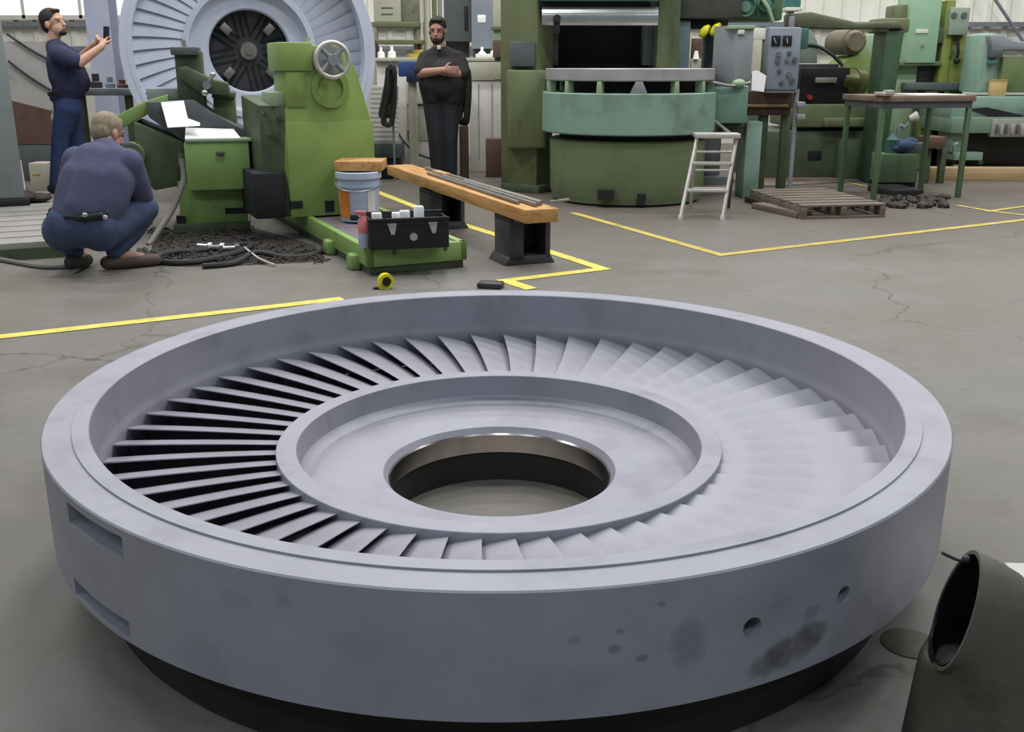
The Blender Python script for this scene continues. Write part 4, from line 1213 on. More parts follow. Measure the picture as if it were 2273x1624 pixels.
# radial drill: dark column with a beam-like arm
rd = pxthing('radial_drill', 'dark green radial drill with a thick arm reaching left above the lathe', 'machine', 1975, 11.05)
q = lambda x, y, yl=0.0: on(rd, x, y, yl)
MB().prism([q(x, y, -0.05) for x, y in ((1755, 30), (1800, 26), (1880, 44), (1905, 50), (1995, 46), (2005, 62), (1880, 64), (1800, 62), (1755, 58))], (0, 0.3, 0), 0.02).build('arm', M('dark_olive', (92, 96, 74), 0.5, var=0.12), rd)
MB().prism([Vector((q(1955, 150).x, 0, 0)), Vector((q(1960, 150).x, 0, q(1960, 60).z)), Vector((q(2000, 150).x, 0, q(1960, 60).z)), Vector((q(1985, 150).x, 0, 0))], (0, 0.4, 0), 0.02).build('column', M('forest_green', (58, 84, 60), 0.5, var=0.12), rd)
MB().pbox(rd, 1955, 40, 2020, 72, 0.0, 0.4, None, 0.02).build('arm_sleeve', m_gold, rd)
MB().pbox(rd, 1948, 392, 2002, 402, -0.05, 0.5, 0.0, 0.02).build('foot', m_gdark, rd)

# pale green upright machine with two cabinets
pg = pxthing('upright_mill', 'pale green upright milling machine with hanging cabinets behind the steel table', 'machine', 2050, 12.4)
q = lambda x, y, yl=0.0: on(pg, x, y, yl)
MB().pbox(pg, 1992, 60, 2040, 200, 0.15, 0.4, 0.0, 0.02).build('left_upright', m_glight, pg)
MB().pbox(pg, 1990, 10, 2022, 62, 0.1, 0.4, None, 0.02).build('upper_column', m_gold, pg)
cb = MB().pbox(pg, 2018, -30, 2086, 140, 0.0, 0.45, None, 0.012).build('cabinet', M('mint_green', (148, 180, 150), 0.4, var=0.06), pg)
p_, p2_ = q(2033, 65, -0.006), q(2059, 74, -0.006)
MB().box(p_.x, p2_.x, -0.01, 0.0, p2_.z, p_.z, 0.002).build('label_plate', m_white, cb)
p_ = q(2048, 101, -0.006)
MB().cone((p_.x, -0.015, p_.z), (p_.x, 0.0, p_.z), 0.02, 0.02, 12).build('cabinet_lock', m_grey, cb)
MB().pbox(pg, 1972, 136, 2092, 146, 0.02, 0.5, None, 0.008).build('cabinet_shelf', m_gold, pg)
MB().pbox(pg, 2092, 0, 2112, 190, 0.05, 0.3, 0.0, 0.015).build('slideway', m_gyel, pg)
mc = MB().pbox(pg, 2108, 16, 2152, 78, 0.0, 0.3, None, 0.015).build('meter_cabinet', M('sage_grey', (142, 156, 138), 0.45, var=0.06), pg)
for x in (2118, 2140):
    p_ = q(x, 34, -0.004)
    MB().cone((p_.x, -0.012, p_.z), (p_.x, 0.004, p_.z), 0.035, 0.035, 18).build('meter', m_greydk, mc)
MB().pbox(pg, 2096, 78, 2146, 195, 0.1, 0.35, 0.0, 0.015).build('right_upright', m_gyel, pg)
MB().pbox(pg, 2076, 62, 2096, 96, 0.02, 0.2, None, 0.01).build('drive_box', m_gdark, pg)
MB().tube(catmull([q(2125, 80, 0.05), q(2127, 110, 0.03), q(2124, 132, 0.05)], 5), 0.018, 8).ball(q(2124, 135, 0.05), 0.04).build('hanging_grip', m_dark, pg)
p_ = q(2108, 117, 0.09)
MB().cone((p_.x, 0.06, p_.z), (p_.x, 0.12, p_.z), 0.045, 0.045, 16).build('knob', m_gdark, pg)
MB().pbox(pg, 2035, 144, 2092, 186, 0.2, 0.3, None, 0.01).build('spindle_head', m_cast, pg)
MB().pbox(pg, 2010, 183, 2150, 200, 0.0, 0.5, None, 0.01).build('work_table', m_greydk, pg)
MB().pbox(pg, 2045, 200, 2100, 345, 0.05, 0.4, 0.0, 0.015).build('knee', M('lime_green', (146, 160, 96), 0.45, var=0.08), pg)
MB().pbox(pg, 2086, 262, 2104, 345, 0.02, 0.3, 0.0, 0.01).build('knee_screw', m_brown, pg)

# teal surface grinder at the right edge
tg = pxthing('surface_grinder', 'pale teal grinding machine cut off by the right edge', 'machine', 2180, 11.6)
q = lambda x, y, yl=0.0: on(tg, x, y, yl)
MB().prism([q(x, y, 0.2) for x, y in ((2168, 205), (2186, 76), (2204, 72), (2226, 80), (2222, 130), (2224, 205))], (0, 0.5, 0), 0.02).build('column', M('soft_teal', (140, 166, 150), 0.45, var=0.06), tg)
MB().prism([q(x, y, 0.1) for x, y in ((2196, 78), (2226, 76), (2250, 90), (2320, 96), (2320, 112), (2205, 112))], (0, 0.4, 0), 0.02).build('wheel_head', m_grey, tg)
MB().pbox(tg, 2204, 108, 2228, 128, 0.06, 0.2, None, 0.01).build('wheel_guard', m_greydk, tg)
MB().pbox(tg, 2202, 134, 2216, 144, 0.06, 0.2, None, 0.008).build('nozzle', m_tealdk, tg)
MB().pbox(tg, 2222, 126, 2330, 205, 0.12, 0.5, None, 0.02).build('green_cover', M('moss_green', (108, 124, 82), 0.45, var=0.08), tg)
MB().pbox(tg, 2112, 214, 2340, 262, 0.0, 0.9, None, 0.02).build('table', m_teal, tg)
MB().pbox(tg, 2112, 260, 2340, 296, -0.05, 0.9, None, 0.015).build('saddle', M('bottle_teal', (112, 136, 114), 0.45, var=0.1), tg)
sl_ = MB().prism([q(x, y, -0.01) for x, y in ((2150, 242), (2190, 238), (2272, 256), (2272, 266), (2200, 260))], (0, 0.05, 0)).build('bed_slot', m_dark, tg)
gs = MB().pbox(tg, 2202, 264, 2340, 304, -0.07, 0.1, None, 0.006).build('stop_rail', M('plated_grey', (156, 156, 148), 0.4, 0.2, var=0.1), tg)
for k, x in enumerate((2212, 2222, 2233, 2246, 2258, 2268)):
    p_ = q(x, 286, -0.075)
    MB().box(p_.x - 0.012, p_.x + 0.012, p_.y - 0.025, p_.y + 0.005, p_.z - 0.055, p_.z + 0.05, 0.004).build('stop_dog', m_alu if k % 2 else m_greydk, gs)
MB().pbox(tg, 2128, 296, 2340, 392, 0.25, 0.6, 0.14, 0.015).build('base', m_brown if False else M('dark_base_paint', (62, 58, 54), 0.55, var=0.2), tg)
MB().pbox(tg, 2112, 292, 2140, 338, 0.05, 0.4, None, 0.01).build('coolant_box', m_teal, tg)
MB().pbox(tg, 2118, 338, 2182, 356, 0.0, 0.35, None, 0.008).build('drip_tray', m_teal, tg)
for x in (2122, 2175):
    p_ = q(x, 356, 0.15)
    MB().box(p_.x - 0.03, p_.x + 0.03, 0.12, 0.18, 0.14, p_.z, 0.004).build('leg', m_gdark, tg)
p_ = q(2117, 325, 0.0)
MB().tube([p_ + Vector((0, -0.02, -0.09)), p_ + Vector((0.0, -0.02, 0.02)), p_ + Vector((0.03, -0.02, 0.05))], 0.018, 8).build('tap', m_chrome, tg)
MB().pbox(tg, 2226, 305, 2228, 306, 0.2, 0.01, None, 0.0).build('pipe_stub', m_bar, tg)
# timber skids under the grinder
for k, (x0, x1, y0, yl) in enumerate(((2062, 2340, 398, -0.25), (2150, 2340, 388, 0.55))):
    t = pxthing('timber_skid', ('long pale timber skid under the teal grinding machine, the near one', 'long pale timber skid under the teal grinding machine, the far one')[k], 'timber', 2180, 11.6 + yl, R(-3), 'timber skids under the grinder')
    MB().box(on(t, x0, 400, 0).x, on(t, x1, 400, 0).x, 0, 0.2, 0, 0.139, 0.006).build('timber', m_woodpale if k == 0 else m_woodold, t)

# steel table with a white sheet on it
st_ = pxthing('steel_table', 'tall steel work table on thin green legs at the right', 'table', 2060, 9.75, R(12))
q = lambda x, y, yl=0.0: on(st_, x, y, yl)
zt = q(2060, 216, 0).z
xA, xB = q(1958, 220, 0).x, q(2166, 232, 0).x
MB().box(xA, xB, 0, 0.72, zt - 0.04, zt + 0.015, 0.006).build('table_top', M('worn_table_top', (126, 108, 92), 0.45, var=0.15, scale=4), st_)
MB().box(xA + 0.02, xB - 0.02, 0.02, 0.7, zt - 0.1, zt - 0.041, 0.004).build('apron', m_greydk, st_)
for k, (xx, yy) in enumerate(((xA + 0.04, 0.04), (xB - 0.04, 0.04), (xA + 0.04, 0.66), (xB - 0.04, 0.66))):
    MB().box(xx - 0.022, xx + 0.022, yy - 0.022, yy + 0.022, 0.0, zt - 0.1, 0.004).build('leg', M('leg_green', (84, 108, 78), 0.5, var=0.1) if k == 0 else bpy.data.materials['leg_green'], st_)
o = tag(MB().prism([(xA + 0.42, 0.08, zt + 0.0155), (xB - 0.02, 0.14, zt + 0.0155), (xB - 0.08, 0.6, zt + 0.0155), (xA + 0.5, 0.6, zt + 0.0155)], (0, 0, 0.006)).build('drawing_sheet', m_paper, None, smooth=False), 'large white sheet spread on the steel table', 'paper')
o.matrix_world = W[st_.name]
vz = MB().box(xA - 0.02, xA + 0.09, -0.05, 0.12, zt + 0.016, zt + 0.05, 0.008).box(xA + 0.0, xA + 0.06, -0.1, 0.0, zt + 0.03, zt + 0.07, 0.008)
o = tag(vz.build('bench_vise', m_alu), 'small pale bench vise at the left corner of the steel table', 'vise')
o.matrix_world = W[st_.name]
v = at(2243, 197, 11.4)
o = thing('carton', 'small tan carton on the teal grinding machine near the right edge', 'box', (v.x, 11.35, on(tg, 2240, 214, 0.0).z + 0.0))
MB().box(-0.08, 0.08, 0.3, 0.42, 0.0, 0.17, 0.01).build('carton_body', m_card, o)
MB().box(-0.085, 0.085, 0.295, 0.425, 0.17, 0.178, 0.002).build('flap', m_card, o)

# low green cabinet and odds and ends behind the table legs
lc = pxthing('low_cabinet', 'low green cabinet with blue rags on it, behind the left legs of the steel table', 'cabinet', 1995, 10.7)
MB().pbox(lc, 1955, 342, 2036, 388, 0, 0.3, 0.05, 0.012).build('body', M('cabinet_green', (98, 122, 88), 0.45, var=0.08), lc)
MB().pbox(lc, 1958, 386, 2034, 400, 0.05, 0.22, 0.0, 0.004).build('plinth', m_dark, lc)
zc_ = on(lc, 1990, 342, 0).z
for k, (x, h_, mt, lab) in enumerate(((1975, 0.14, m_tealdk, 'dark teal can on the low green cabinet'), (2000, 0.2, m_blue, 'blue rag heap on the low green cabinet'), (2024, 0.11, m_greydk, 'grey tool case on the low green cabinet'))):
    x_ = on(lc, x, 330, 0.2).x
    if k == 1:
        o = MB().ball((0, 0, h_ * 0.35), 0.12, (1.1, 0.9, 0.6), 3).ball((0.08, 0.03, h_ * 0.5), 0.08, (1, 0.8, 0.8), 3).ball((-0.09, 0, 0.05), 0.09, (1, 1, 0.55), 3).build('rag', M('blue_rag', (58, 76, 104), 0.9, var=0.25, scale=15))
    elif k == 0:
        o = MB().revolve([(0, 0), (0.07, 0), (0.07, h_), (0.04, h_ + 0.03), (0.02, h_ + 0.08), (0, h_ + 0.08)], 24).build('oil_can', mt)
    else:
        o = MB().box(-0.12, 0.12, -0.08, 0.08, 0, h_, 0.01).box(-0.03, 0.03, -0.01, 0.01, h_, h_ + 0.03, 0.006).build('tool_case', mt)
    tag(o, lab, ('can', 'rag', 'case')[k])
    o.location = (lc.location.x + x_, 10.84, zc_)
v = at(2028, 262, 11.4)
o = thing('desk_lamp', 'small bright lamp head on a bent arm above the low green cabinet', 'lamp', (v.x - 0.12, 11.5, 0))
MB().tube(catmull([(0, 0, 0), (0, 0, 0.55), on(o, 2008, 282, 0), on(o, 2022, 266, 0)], 6), 0.018, 8).build('arm', m_skin2 if False else m_grey, o)
MB().cone(on(o, 2018, 264, 0), on(o, 2036, 258, 0), 0.03, 0.06, 18).build('lamp_shade', m_white, o)
MB().cone((0, 0, 0), (0, 0, 0.03), 0.1, 0.09, 20).build('foot', m_grey, o)
t = pxthing('swarf_tray', 'low dark tray of scrap on the floor under the steel table', 'tray', 2040, 9.95, R(8))
MB().pbox(t, 1978, 422, 2050, 446, 0, 0.5, 0.0, 0.01).build('tray', m_dark, t)
rnd = random.Random(9)
b = MB()
for k in range(70):
    v = fl(rnd.uniform(1960, 2108), rnd.uniform(440, 462))
    b.ball((v.x, v.y, 0.02), rnd.uniform(0.02, 0.055), (1.2, 1, rnd.uniform(.4, .9)), 1)
o = tag(b.build('scrap_heap', m_chips), 'heap of dark scrap chips on the floor under the steel table', 'scrap')
o['kind'] = 'stuff'
t = pxthing('crate', 'dark brown crate on the floor behind the right legs of the steel table', 'crate', 2080, 11.0)
MB().pbox(t, 2058, 304, 2100, 330, 0, 0.3, None, 0.01).build('crate_body', m_brown, t)
for x in (2062, 2096):
    p_ = on(t, x, 330, 0.1)
    MB().box(p_.x - 0.03, p_.x + 0.03, 0.08, 0.16, 0, p_.z, 0.004).build('leg', m_gdark, t)

# wooden pallet and the loose boards next to it
pt = thing('wooden_pallet', 'weathered wooden pallet lying on the floor right of the stepladder', 'pallet', fl(1778, 486), R(9))
LPW, LPD = 0.76, 1.15
zt = 0.115
for k in range(7):
    y_ = k * (LPD - 0.11) / 6
    MB().box(0, LPW, y_, y_ + 0.115, zt - 0.018, zt, 0.003).build('deck_board', m_woodold, pt)
for x_ in (0.0, LPW / 2 - 0.025, LPW - 0.05):
    MB().box(x_, x_ + 0.05, 0.0, LPD, 0.018, zt - 0.018, 0.003).build('stringer', m_woodold, pt)
for y_ in (0.0, LPD / 2 - 0.05, LPD - 0.1):
    MB().box(0, LPW, y_, y_ + 0.1, 0, 0.018, 0.003).build('bottom_board', m_woodold, pt)
for k, (a, b_) in enumerate((((1668, 462), (1768, 484)), ((1652, 448), (1700, 462)))):
    va, vb_ = fl(*a), fl(*b_)
    t = thing('loose_board', ('dark loose board lying on the floor at the left end of the pallet', 'short dark board lying between the stepladder and the pallet')[k], 'board', (va.x, va.y, 0), math.atan2(vb_.y - va.y, vb_.x - va.x), 'loose boards by the pallet')
    MB().box(0, (vb_ - va).length, 0.0, 0.16, 0, 0.05, 0.005).build('board', m_woodold if k == 0 else m_woodblk, t)
v = fl(1690, 400)
t = thing('floor_mat', 'flat worn wooden mat on the floor behind the pallet', 'mat', (v.x, v.y - 0.6, 0), R(24))
MB().box(-0.1, 1.1, 0.0, 1.2, 0.0, 0.012, 0.003).build('mat', m_woodold, t)

# ---------------------------------------------------------------- the back of the shop, behind the man in black
bc_ = pxthing('wall_cabinet', 'cream wall cabinet with two slots above the work bench, left of the man in black', 'cabinet', 870, 14.6)
MB().pbox(bc_, 828, -60, 888, 48, 0, 0.5, None, 0.01).build('body', m_cream, bc_)
for y in (16, 30):
    MB().pbox(bc_, 846, y, 872, y + 3, -0.006, 0.03, None, 0.001).build('slot', m_greydk, bc_)
MB().pbox(bc_, 890, -60, 928, 50, 0.1, 0.4, None, 0.01).build('side_unit', M('grey_green_unit', (122, 124, 108), 0.5, var=0.2, scale=9), bc_)
MB().pbox(bc_, 828, 48, 930, 60, -0.05, 0.55, None, 0.006).build('shelf', m_gold, bc_)
for x in (832, 924):
    p_ = on(bc_, x, 60, 0.3)
    MB().box(p_.x - 0.04, p_.x + 0.04, 0.26, 0.34, 0, p_.z, 0.004).build('post', m_cream, bc_)
wk = pxthing('work_bench', 'long cream work bench with a dark edge along the far wall', 'bench', 970, 14.2)
MB().pbox(wk, 836, 88, 935, 97, 0.2, 0.5, None, 0.006).build('upper_shelf', m_gold, wk)
MB().pbox(wk, 830, 128, 1112, 136, 0, 0.8, None, 0.008).build('bench_top', m_cream, wk)
MB().pbox(wk, 838, 136, 1110, 300, 0.1, 0.6, 0.0, 0.006).build('bench_front', m_white, wk)
for x in (836, 932):
    p_ = on(wk, x, 128, 0.5)
    MB().box(p_.x - 0.03, p_.x + 0.03, 0.45, 0.51, p_.z, on(wk, x, 90, 0.5).z, 0.004).build('shelf_post', m_brown, wk)
zb_ = on(wk, 900, 128, 0.0).z
for k, (x, h_, r_, mt, lab) in enumerate(((846, 0.11, 0.05, m_day if False else m_paper, 'white bottle shape standing in for a daylight gap at the cream bench, leftmost'), (870, 0.12, 0.055, m_paper, 'white bottle shape standing in for a daylight gap at the cream bench, second from the left'), (1070, 0.11, 0.055, m_paper, 'white bottle shape standing in for a daylight gap at the cream bench right of the man in black'), (1098, 0.13, 0.06, m_paper, 'white bottle shape standing in for a daylight gap at the cream bench, rightmost'))):
    p_ = on(wk, x, 120, 0.2)  # white bottle shapes stand in for bright daylight gaps behind the bench
    o = tag(MB().revolve([(0, 0), (r_, 0), (r_, h_ * 0.6), (r_ * 0.4, h_ * 0.8), (r_ * 0.35, h_ * 1.3), (0, h_ * 1.3)], 18).build('bottle', mt), lab, 'bottle', 'white stand-ins for daylight gaps at the cream bench')
    o.location = (wk.location.x + p_.x, 14.4, zb_)
p_ = on(wk, 1082, 127, 0.15)
o = tag(MB().box(-0.16, 0.16, -0.05, 0.05, 0, 0.05, 0.008).build('paper_tray', m_paper), 'white tray on the cream bench in front of the two right daylight stand-ins', 'tray')
o.location = (wk.location.x + p_.x, 14.27, zb_)
p_ = on(wk, 925, 122, 0.3)
o = tag(MB().box(-0.12, 0.12, -0.05, 0.05, 0, 0.06, 0.01).box(-0.04, 0.08, -0.03, 0.03, 0.06, 0.11, 0.01).build('yellow_drill', M('mustard_plastic', (206, 180, 70), 0.45)), 'yellow tool on the cream bench beside the man in black', 'tool')
o.location = (wk.location.x + p_.x, 14.55, zb_)
# front machines cabinets standing nearer, behind the man
wc = pxthing('white_enclosure', 'tall white enclosure standing right behind the man in black', 'cabinet', 960, 11.9)
MB().pbox(wc, 884, 168, 1018, 392, 0, 0.5, 0.0, 0.01).build('body', m_white, wc)
MB().pbox(wc, 902, 175, 962, 312, -0.012, 0.05, None, 0.004).build('cream_panel', m_cream, wc)
b = MB()
p_, p2_ = on(wc, 904, 290, -0.02), on(wc, 918, 308, -0.02)
for (x0_, x1_, z0_, z1_) in ((p_.x, p2_.x, p_.z - 0.012, p_.z), (p_.x, p2_.x, p2_.z, p2_.z + 0.012), (p_.x, p_.x + 0.012, p2_.z, p_.z), (p2_.x - 0.012, p2_.x, p2_.z, p_.z)): b.box(x0_, x1_, -0.022, -0.01, z0_, z1_)
b.build('small_frame', m_greydk, wc)
p_, p2_ = on(wc, 911, 233, -0.03), on(wc, 944, 232, -0.03)
MB().cone(p_ + Vector((0, -0.02, 0)), p_ + Vector((0, 0.02, 0)), 0.032, 0.032, 16).tube([p_, p2_], 0.012, 8).build('latch_bar', m_black, wc)
w2 = pxthing('white_partition', 'white panel of narrow boards between the tailstock and the white enclosure', 'panel', 860, 11.6)
b = MB()
for k in range(13):
    y = 190 + k * 10.5
    b.pbox(w2, 822, y, 884, y + 10, 0, 0.06, None, 0.003)
b.build('board_panel', m_white, w2)
MB().pbox(w2, 822, 318, 890, 352, -0.12, 0.4, None, 0.01).build('grey_box', m_greydk, w2)
p_ = on(w2, 850, 352, 0.0)
MB().box(on(w2, 824, 340).x, on(w2, 886, 340).x, -0.1, 0.2, 0, p_.z, 0.004).build('foot', m_dark, w2)
w3 = pxthing('white_locker', 'white low locker with a cream top, right of the man in black', 'cabinet', 1080, 12.3)
MB().pbox(w3, 1040, 138, 1122, 176, -0.03, 0.5, None, 0.006).build('top_box', m_cream, w3)
MB().pbox(w3, 1042, 178, 1118, 352, 0, 0.45, 0.0, 0.008).build('body', m_white, w3)
for x in (1062, 1092):
    p_ = on(w3, x, 185, -0.008)
    MB().box(p_.x - 0.005, p_.x + 0.005, -0.008, 0.0, 0.15, p_.z, 0.0).build('door_gap', m_grey, w3)
t = pxthing('dark_crate', 'dark brown crate on the floor at the foot of the boring mill column', 'crate', 1096, 11.7)
MB().pbox(t, 1078, 308, 1114, 350, 0, 0.2, 0.0, 0.008).build('crate_body', m_brown, t)
t = pxthing('vise_stand', 'blue vise on a pale stand left of the man in black', 'vise', 908, 11.4)
MB().pbox(t, 884, 136, 930, 170, 0, 0.2, None, 0.012).build('vise_body', M('vise_blue', (60, 84, 140), 0.4), t)
MB().pbox(t, 902, 158, 936, 182, -0.03, 0.2, None, 0.01).build('vise_base', M('vise_navy', (44, 54, 92), 0.4), t)
p_ = on(t, 915, 182, 0.08)
MB().cone((p_.x, 0.08, 0), (p_.x, 0.08, p_.z), 0.05, 0.05, 18).cone((p_.x, 0.08, 0), (p_.x, 0.08, 0.03), 0.15, 0.14, 20).build('stand', m_cream, t)
# coils of black hose hanging at both sides of the white enclosure
def coil(label, x, y0, y1, Y, wpx):
    t = pxthing('hose_coil', label, 'hose', x, Y, group='black hose coils')
    b = MB()
    rnd = random.Random(int(x))
    c0, c1 = on(t, x, y0, 0), on(t, x - 6, y1, 0)
    ww = wpx / 190.0 / 2
    for k in range(6):
        o_ = rnd.uniform(-0.02, 0.02)
        top_ = c0.z - rnd.uniform(0, 0.05)
        bot_ = c1.z + rnd.uniform(0, 0.2)
        mid = (top_ + bot_) / 2 - 0.08
        w_ = ww * rnd.uniform(0.45, 1.0)
        xc, xb = c0.x + o_, c1.x + o_
        y_ = -0.012 * k
        loop = [(xc - 0.02, y_, top_), (xc - w_ * 0.7, y_, mid + 0.15), (xb - w_, y_, mid - 0.15), (xb - w_ * 0.4, y_, bot_), (xb + w_ * 0.4, y_, bot_), (xb + w_, y_, mid - 0.15), (xc + w_ * 0.7, y_, mid + 0.15), (xc + 0.02, y_, top_), (xc - 0.02, y_, top_)]
        b.tube(catmull(loop, 5), 0.02, 6)
    b.build('loops', m_rubber, t)
    MB().tube([(c0.x, 0.03, 0), (c0.x, 0.03, c0.z + 0.02), (c0.x, -0.07, c0.z + 0.02), (c0.x, -0.08, c0.z + 0.05)], 0.012, 8).build('hook_post', m_grey, t)
coil('long coil of black hose hanging left of the man in black', 868, 146, 278, 11.2, 26)
coil('coil of black hose hanging right of the man in black', 1034, 150, 278, 11.3, 24)
t = pxthing('wooden_post', 'brown wooden post standing right of the man in black', 'post', 1028, 11.1)
MB().pbox(t, 1020, 280, 1040, 400, 0, 0.1, 0.0, 0.004).build('post', m_brown, t)
o = hose('cable', 'black cable hanging in a bow across the white enclosure', [at(880, 290, 11.75), at(900, 318, 11.7), at(925, 340, 11.68), at(955, 352, 11.7)], 0.012, m_rubber, 'cable')
# electrical cabinets behind
for k, (x0, y0, x1, y1, Y, mt, lab) in enumerate(((985, -60, 1046, 92, 14.9, m_greydk, 'dark grey electrical cabinet on the far wall, behind the shoulder of the man in black'), (1046, -60, 1094, 108, 14.7, m_greyblue, 'blue-grey electrical cabinet with a white notice, right of the man in black'))):
    t = pxthing('electrical_cabinet', lab, 'cabinet', (x0 + x1) / 2, Y, group='electrical cabinets on the far wall')
    MB().pbox(t, x0, y0, x1, y1, 0, 0.5, None, 0.01).build('body', mt, t)
    p_, p2_ = on(t, x0, y1, 0.3), on(t, x1, y1, 0.3)
    MB().box(p_.x + 0.03, p2_.x - 0.03, 0.25, 0.45, 0, p_.z, 0.004).build('pedestal', m_greydk, t)
    if k: MB().pbox(t, 1060, 33, 1078, 50, -0.008, 0.01, None, 0.001).build('notice', m_paper, t)
    else: MB().pbox(t, 1031, 14, 1039, 68, -0.008, 0.01, None, 0.001).build('door_gap', m_dark, t)
t = pxthing('pipe_rack', 'pale upright pipes on the far wall behind the head of the man in black', 'pipes', 945, 14.9)
for k, (x, r_, mt) in enumerate(((936, 0.03, m_white), (950, 0.05, m_cream), (966, 0.035, m_gold), (978, 0.03, m_grey))):
    p_ = on(t, x, 110, 0)
    MB().cone((p_.x, 0, 0), (p_.x, 0, 2.4), r_, r_, 14).build('pipe', mt, t)
t = pxthing('shelf_unit', 'cream narrow shelf unit beside the boring mill column', 'shelf', 1105, 13.4)
MB().pbox(t, 1094, -60, 1120, 60, 0, 0.3, None, 0.006).build('upper_box', m_cream, t)
MB().pbox(t, 1090, 58, 1118, 66, -0.03, 0.35, None, 0.004).build('shelf', m_gold, t)
MB().pbox(t, 1096, 66, 1116, 90, 0.02, 0.3, None, 0.006).build('lower_box', m_glight, t)
MB().pbox(t, 1094, 90, 1116, 128, 0.0, 0.3, None, 0.006).build('brown_box', m_brown, t)
MB().box(on(t, 1098, 130).x, on(t, 1114, 130).x, 0.05, 0.3, 0, on(t, 1100, 128).z, 0.004).build('post', m_gold, t)
# grey cabinet and brown rack seen right of the mill table
t = pxthing('storage_rack', 'brown and cream storage rack seen between the mill and the control cabinet', 'rack', 1560, 13.2)
MB().pbox(t, 1522, 72, 1534, 150, 0, 0.4, 0.0, 0.006).build('cream_side', m_cream, t)
MB().pbox(t, 1535, 85, 1585, 130, 0.05, 0.4, None, 0.006).build('brown_bin', m_brown, t)
MB().pbox(t, 1534, 130, 1590, 160, 0.0, 0.45, None, 0.006).build('shelf_front', m_cream, t)
MB().box(on(t, 1536, 160).x, on(t, 1588, 160).x, 0.05, 0.4, 0, on(t, 1536, 160).z, 0.006).build('base', m_greydk, t)
for k, x in enumerate((1545, 1580)):
    p_ = on(t, x, 122, -0.02)
    MB().cone((p_.x, -0.03, p_.z - 0.05), (p_.x, -0.03, p_.z + 0.05), 0.04, 0.02, 14).build('white_cap', m_paper, t)
t = pxthing('window_rack', 'pale rack with dark gaps between the control cabinet and the control panel', 'rack', 1688, 13.4)
MB().pbox(t, 1674, 62, 1704, 88, 0, 0.3, None, 0.006).build('upper_tray', m_white, t)
MB().pbox(t, 1690, 88, 1702, 165, 0.02, 0.3, None, 0.004).build('dark_bay', m_gdark, t)
MB().pbox(t, 1672, 88, 1690, 165, 0.0, 0.3, None, 0.004).build('pale_bay', m_cream, t)
MB().box(on(t, 1674, 165).x, on(t, 1702, 165).x, 0.05, 0.3, 0, on(t, 1674, 165).z, 0.004).build('base', m_greydk, t)
t = pxthing('teal_cabinet', 'teal cabinet high against the far wall, above the drill arm', 'cabinet', 1765, 15.6)
MB().pbox(t, 1746, -60, 1780, 16, 0, 0.4, None, 0.006).build('body', M('bright_teal', (70, 126, 120), 0.45), t)
MB().pbox(t, 1744, 16, 1782, 24, -0.02, 0.44, None, 0.004).build('sill', m_white, t)
MB().box(on(t, 1757, 20).x, on(t, 1769, 20).x, 0.15, 0.3, 0, on(t, 1757, 24).z, 0.004).build('post', m_grey, t)
# ---------------------------------------------------------------- people
def merge(chains, balls, name, mat, parent, voxel=0.008, smooth=4):
    b = bmesh.new()
    def add(fn):
        t = bmesh.new()
        fn(t)
        me = bpy.data.meshes.new('t')
        t.to_mesh(me)
        t.free()
        b.from_mesh(me)
        bpy.data.meshes.remove(me)
    for ch in chains:
        for i, (p, r) in enumerate(ch):
            add(lambda t, p=p, r=r: bmesh.ops.create_uvsphere(t, u_segments=20, v_segments=12, radius=r, matrix=Matrix.Translation(p)))
            if i:
                p0, r0 = ch[i - 1]
                d = Vector(p) - Vector(p0)
                if d.length > 1e-5:
                    m = Matrix.Translation((Vector(p) + Vector(p0)) / 2) @ d.to_track_quat('Z', 'Y').to_matrix().to_4x4()
                    add(lambda t, m=m, r0=r0, r=r, L=d.length: bmesh.ops.create_cone(t, cap_ends=True, segments=20, radius1=r0, radius2=r, depth=L, matrix=m))
    for (c, r, sc, rot) in balls:
        m = Matrix.Translation(c) @ (rot.to_4x4() if rot is not None else Matrix.Identity(4)) @ Matrix.Diagonal((sc[0], sc[1], sc[2], 1))
        add(lambda t, m=m, r=r: bmesh.ops.create_uvsphere(t, u_segments=24, v_segments=16, radius=r, matrix=m))
    me = bpy.data.meshes.new(name)
    b.to_mesh(me)
    b.free()
    o = bpy.data.objects.new(name, me)
    C.objects.link(o)
    rm = o.modifiers.new('r', 'REMESH')
    rm.mode = 'VOXEL'
    rm.voxel_size = voxel
    sm = o.modifiers.new('s', 'SMOOTH')
    sm.factor = 0.5
    sm.iterations = smooth
    bake(o)
    for p in o.data.polygons: p.use_smooth = True
    o.data.materials.clear()
    o.data.materials.append(mat)
    o.parent = parent
    W[o.name] = W[parent.name]
    return o

def frame(fwd, up):
    f = Vector(fwd).normalized()
    u = Vector(up)
    u = (u - f * u.dot(f)).normalized()
    s = f.cross(u)                           # the person's right
    return f, u, s

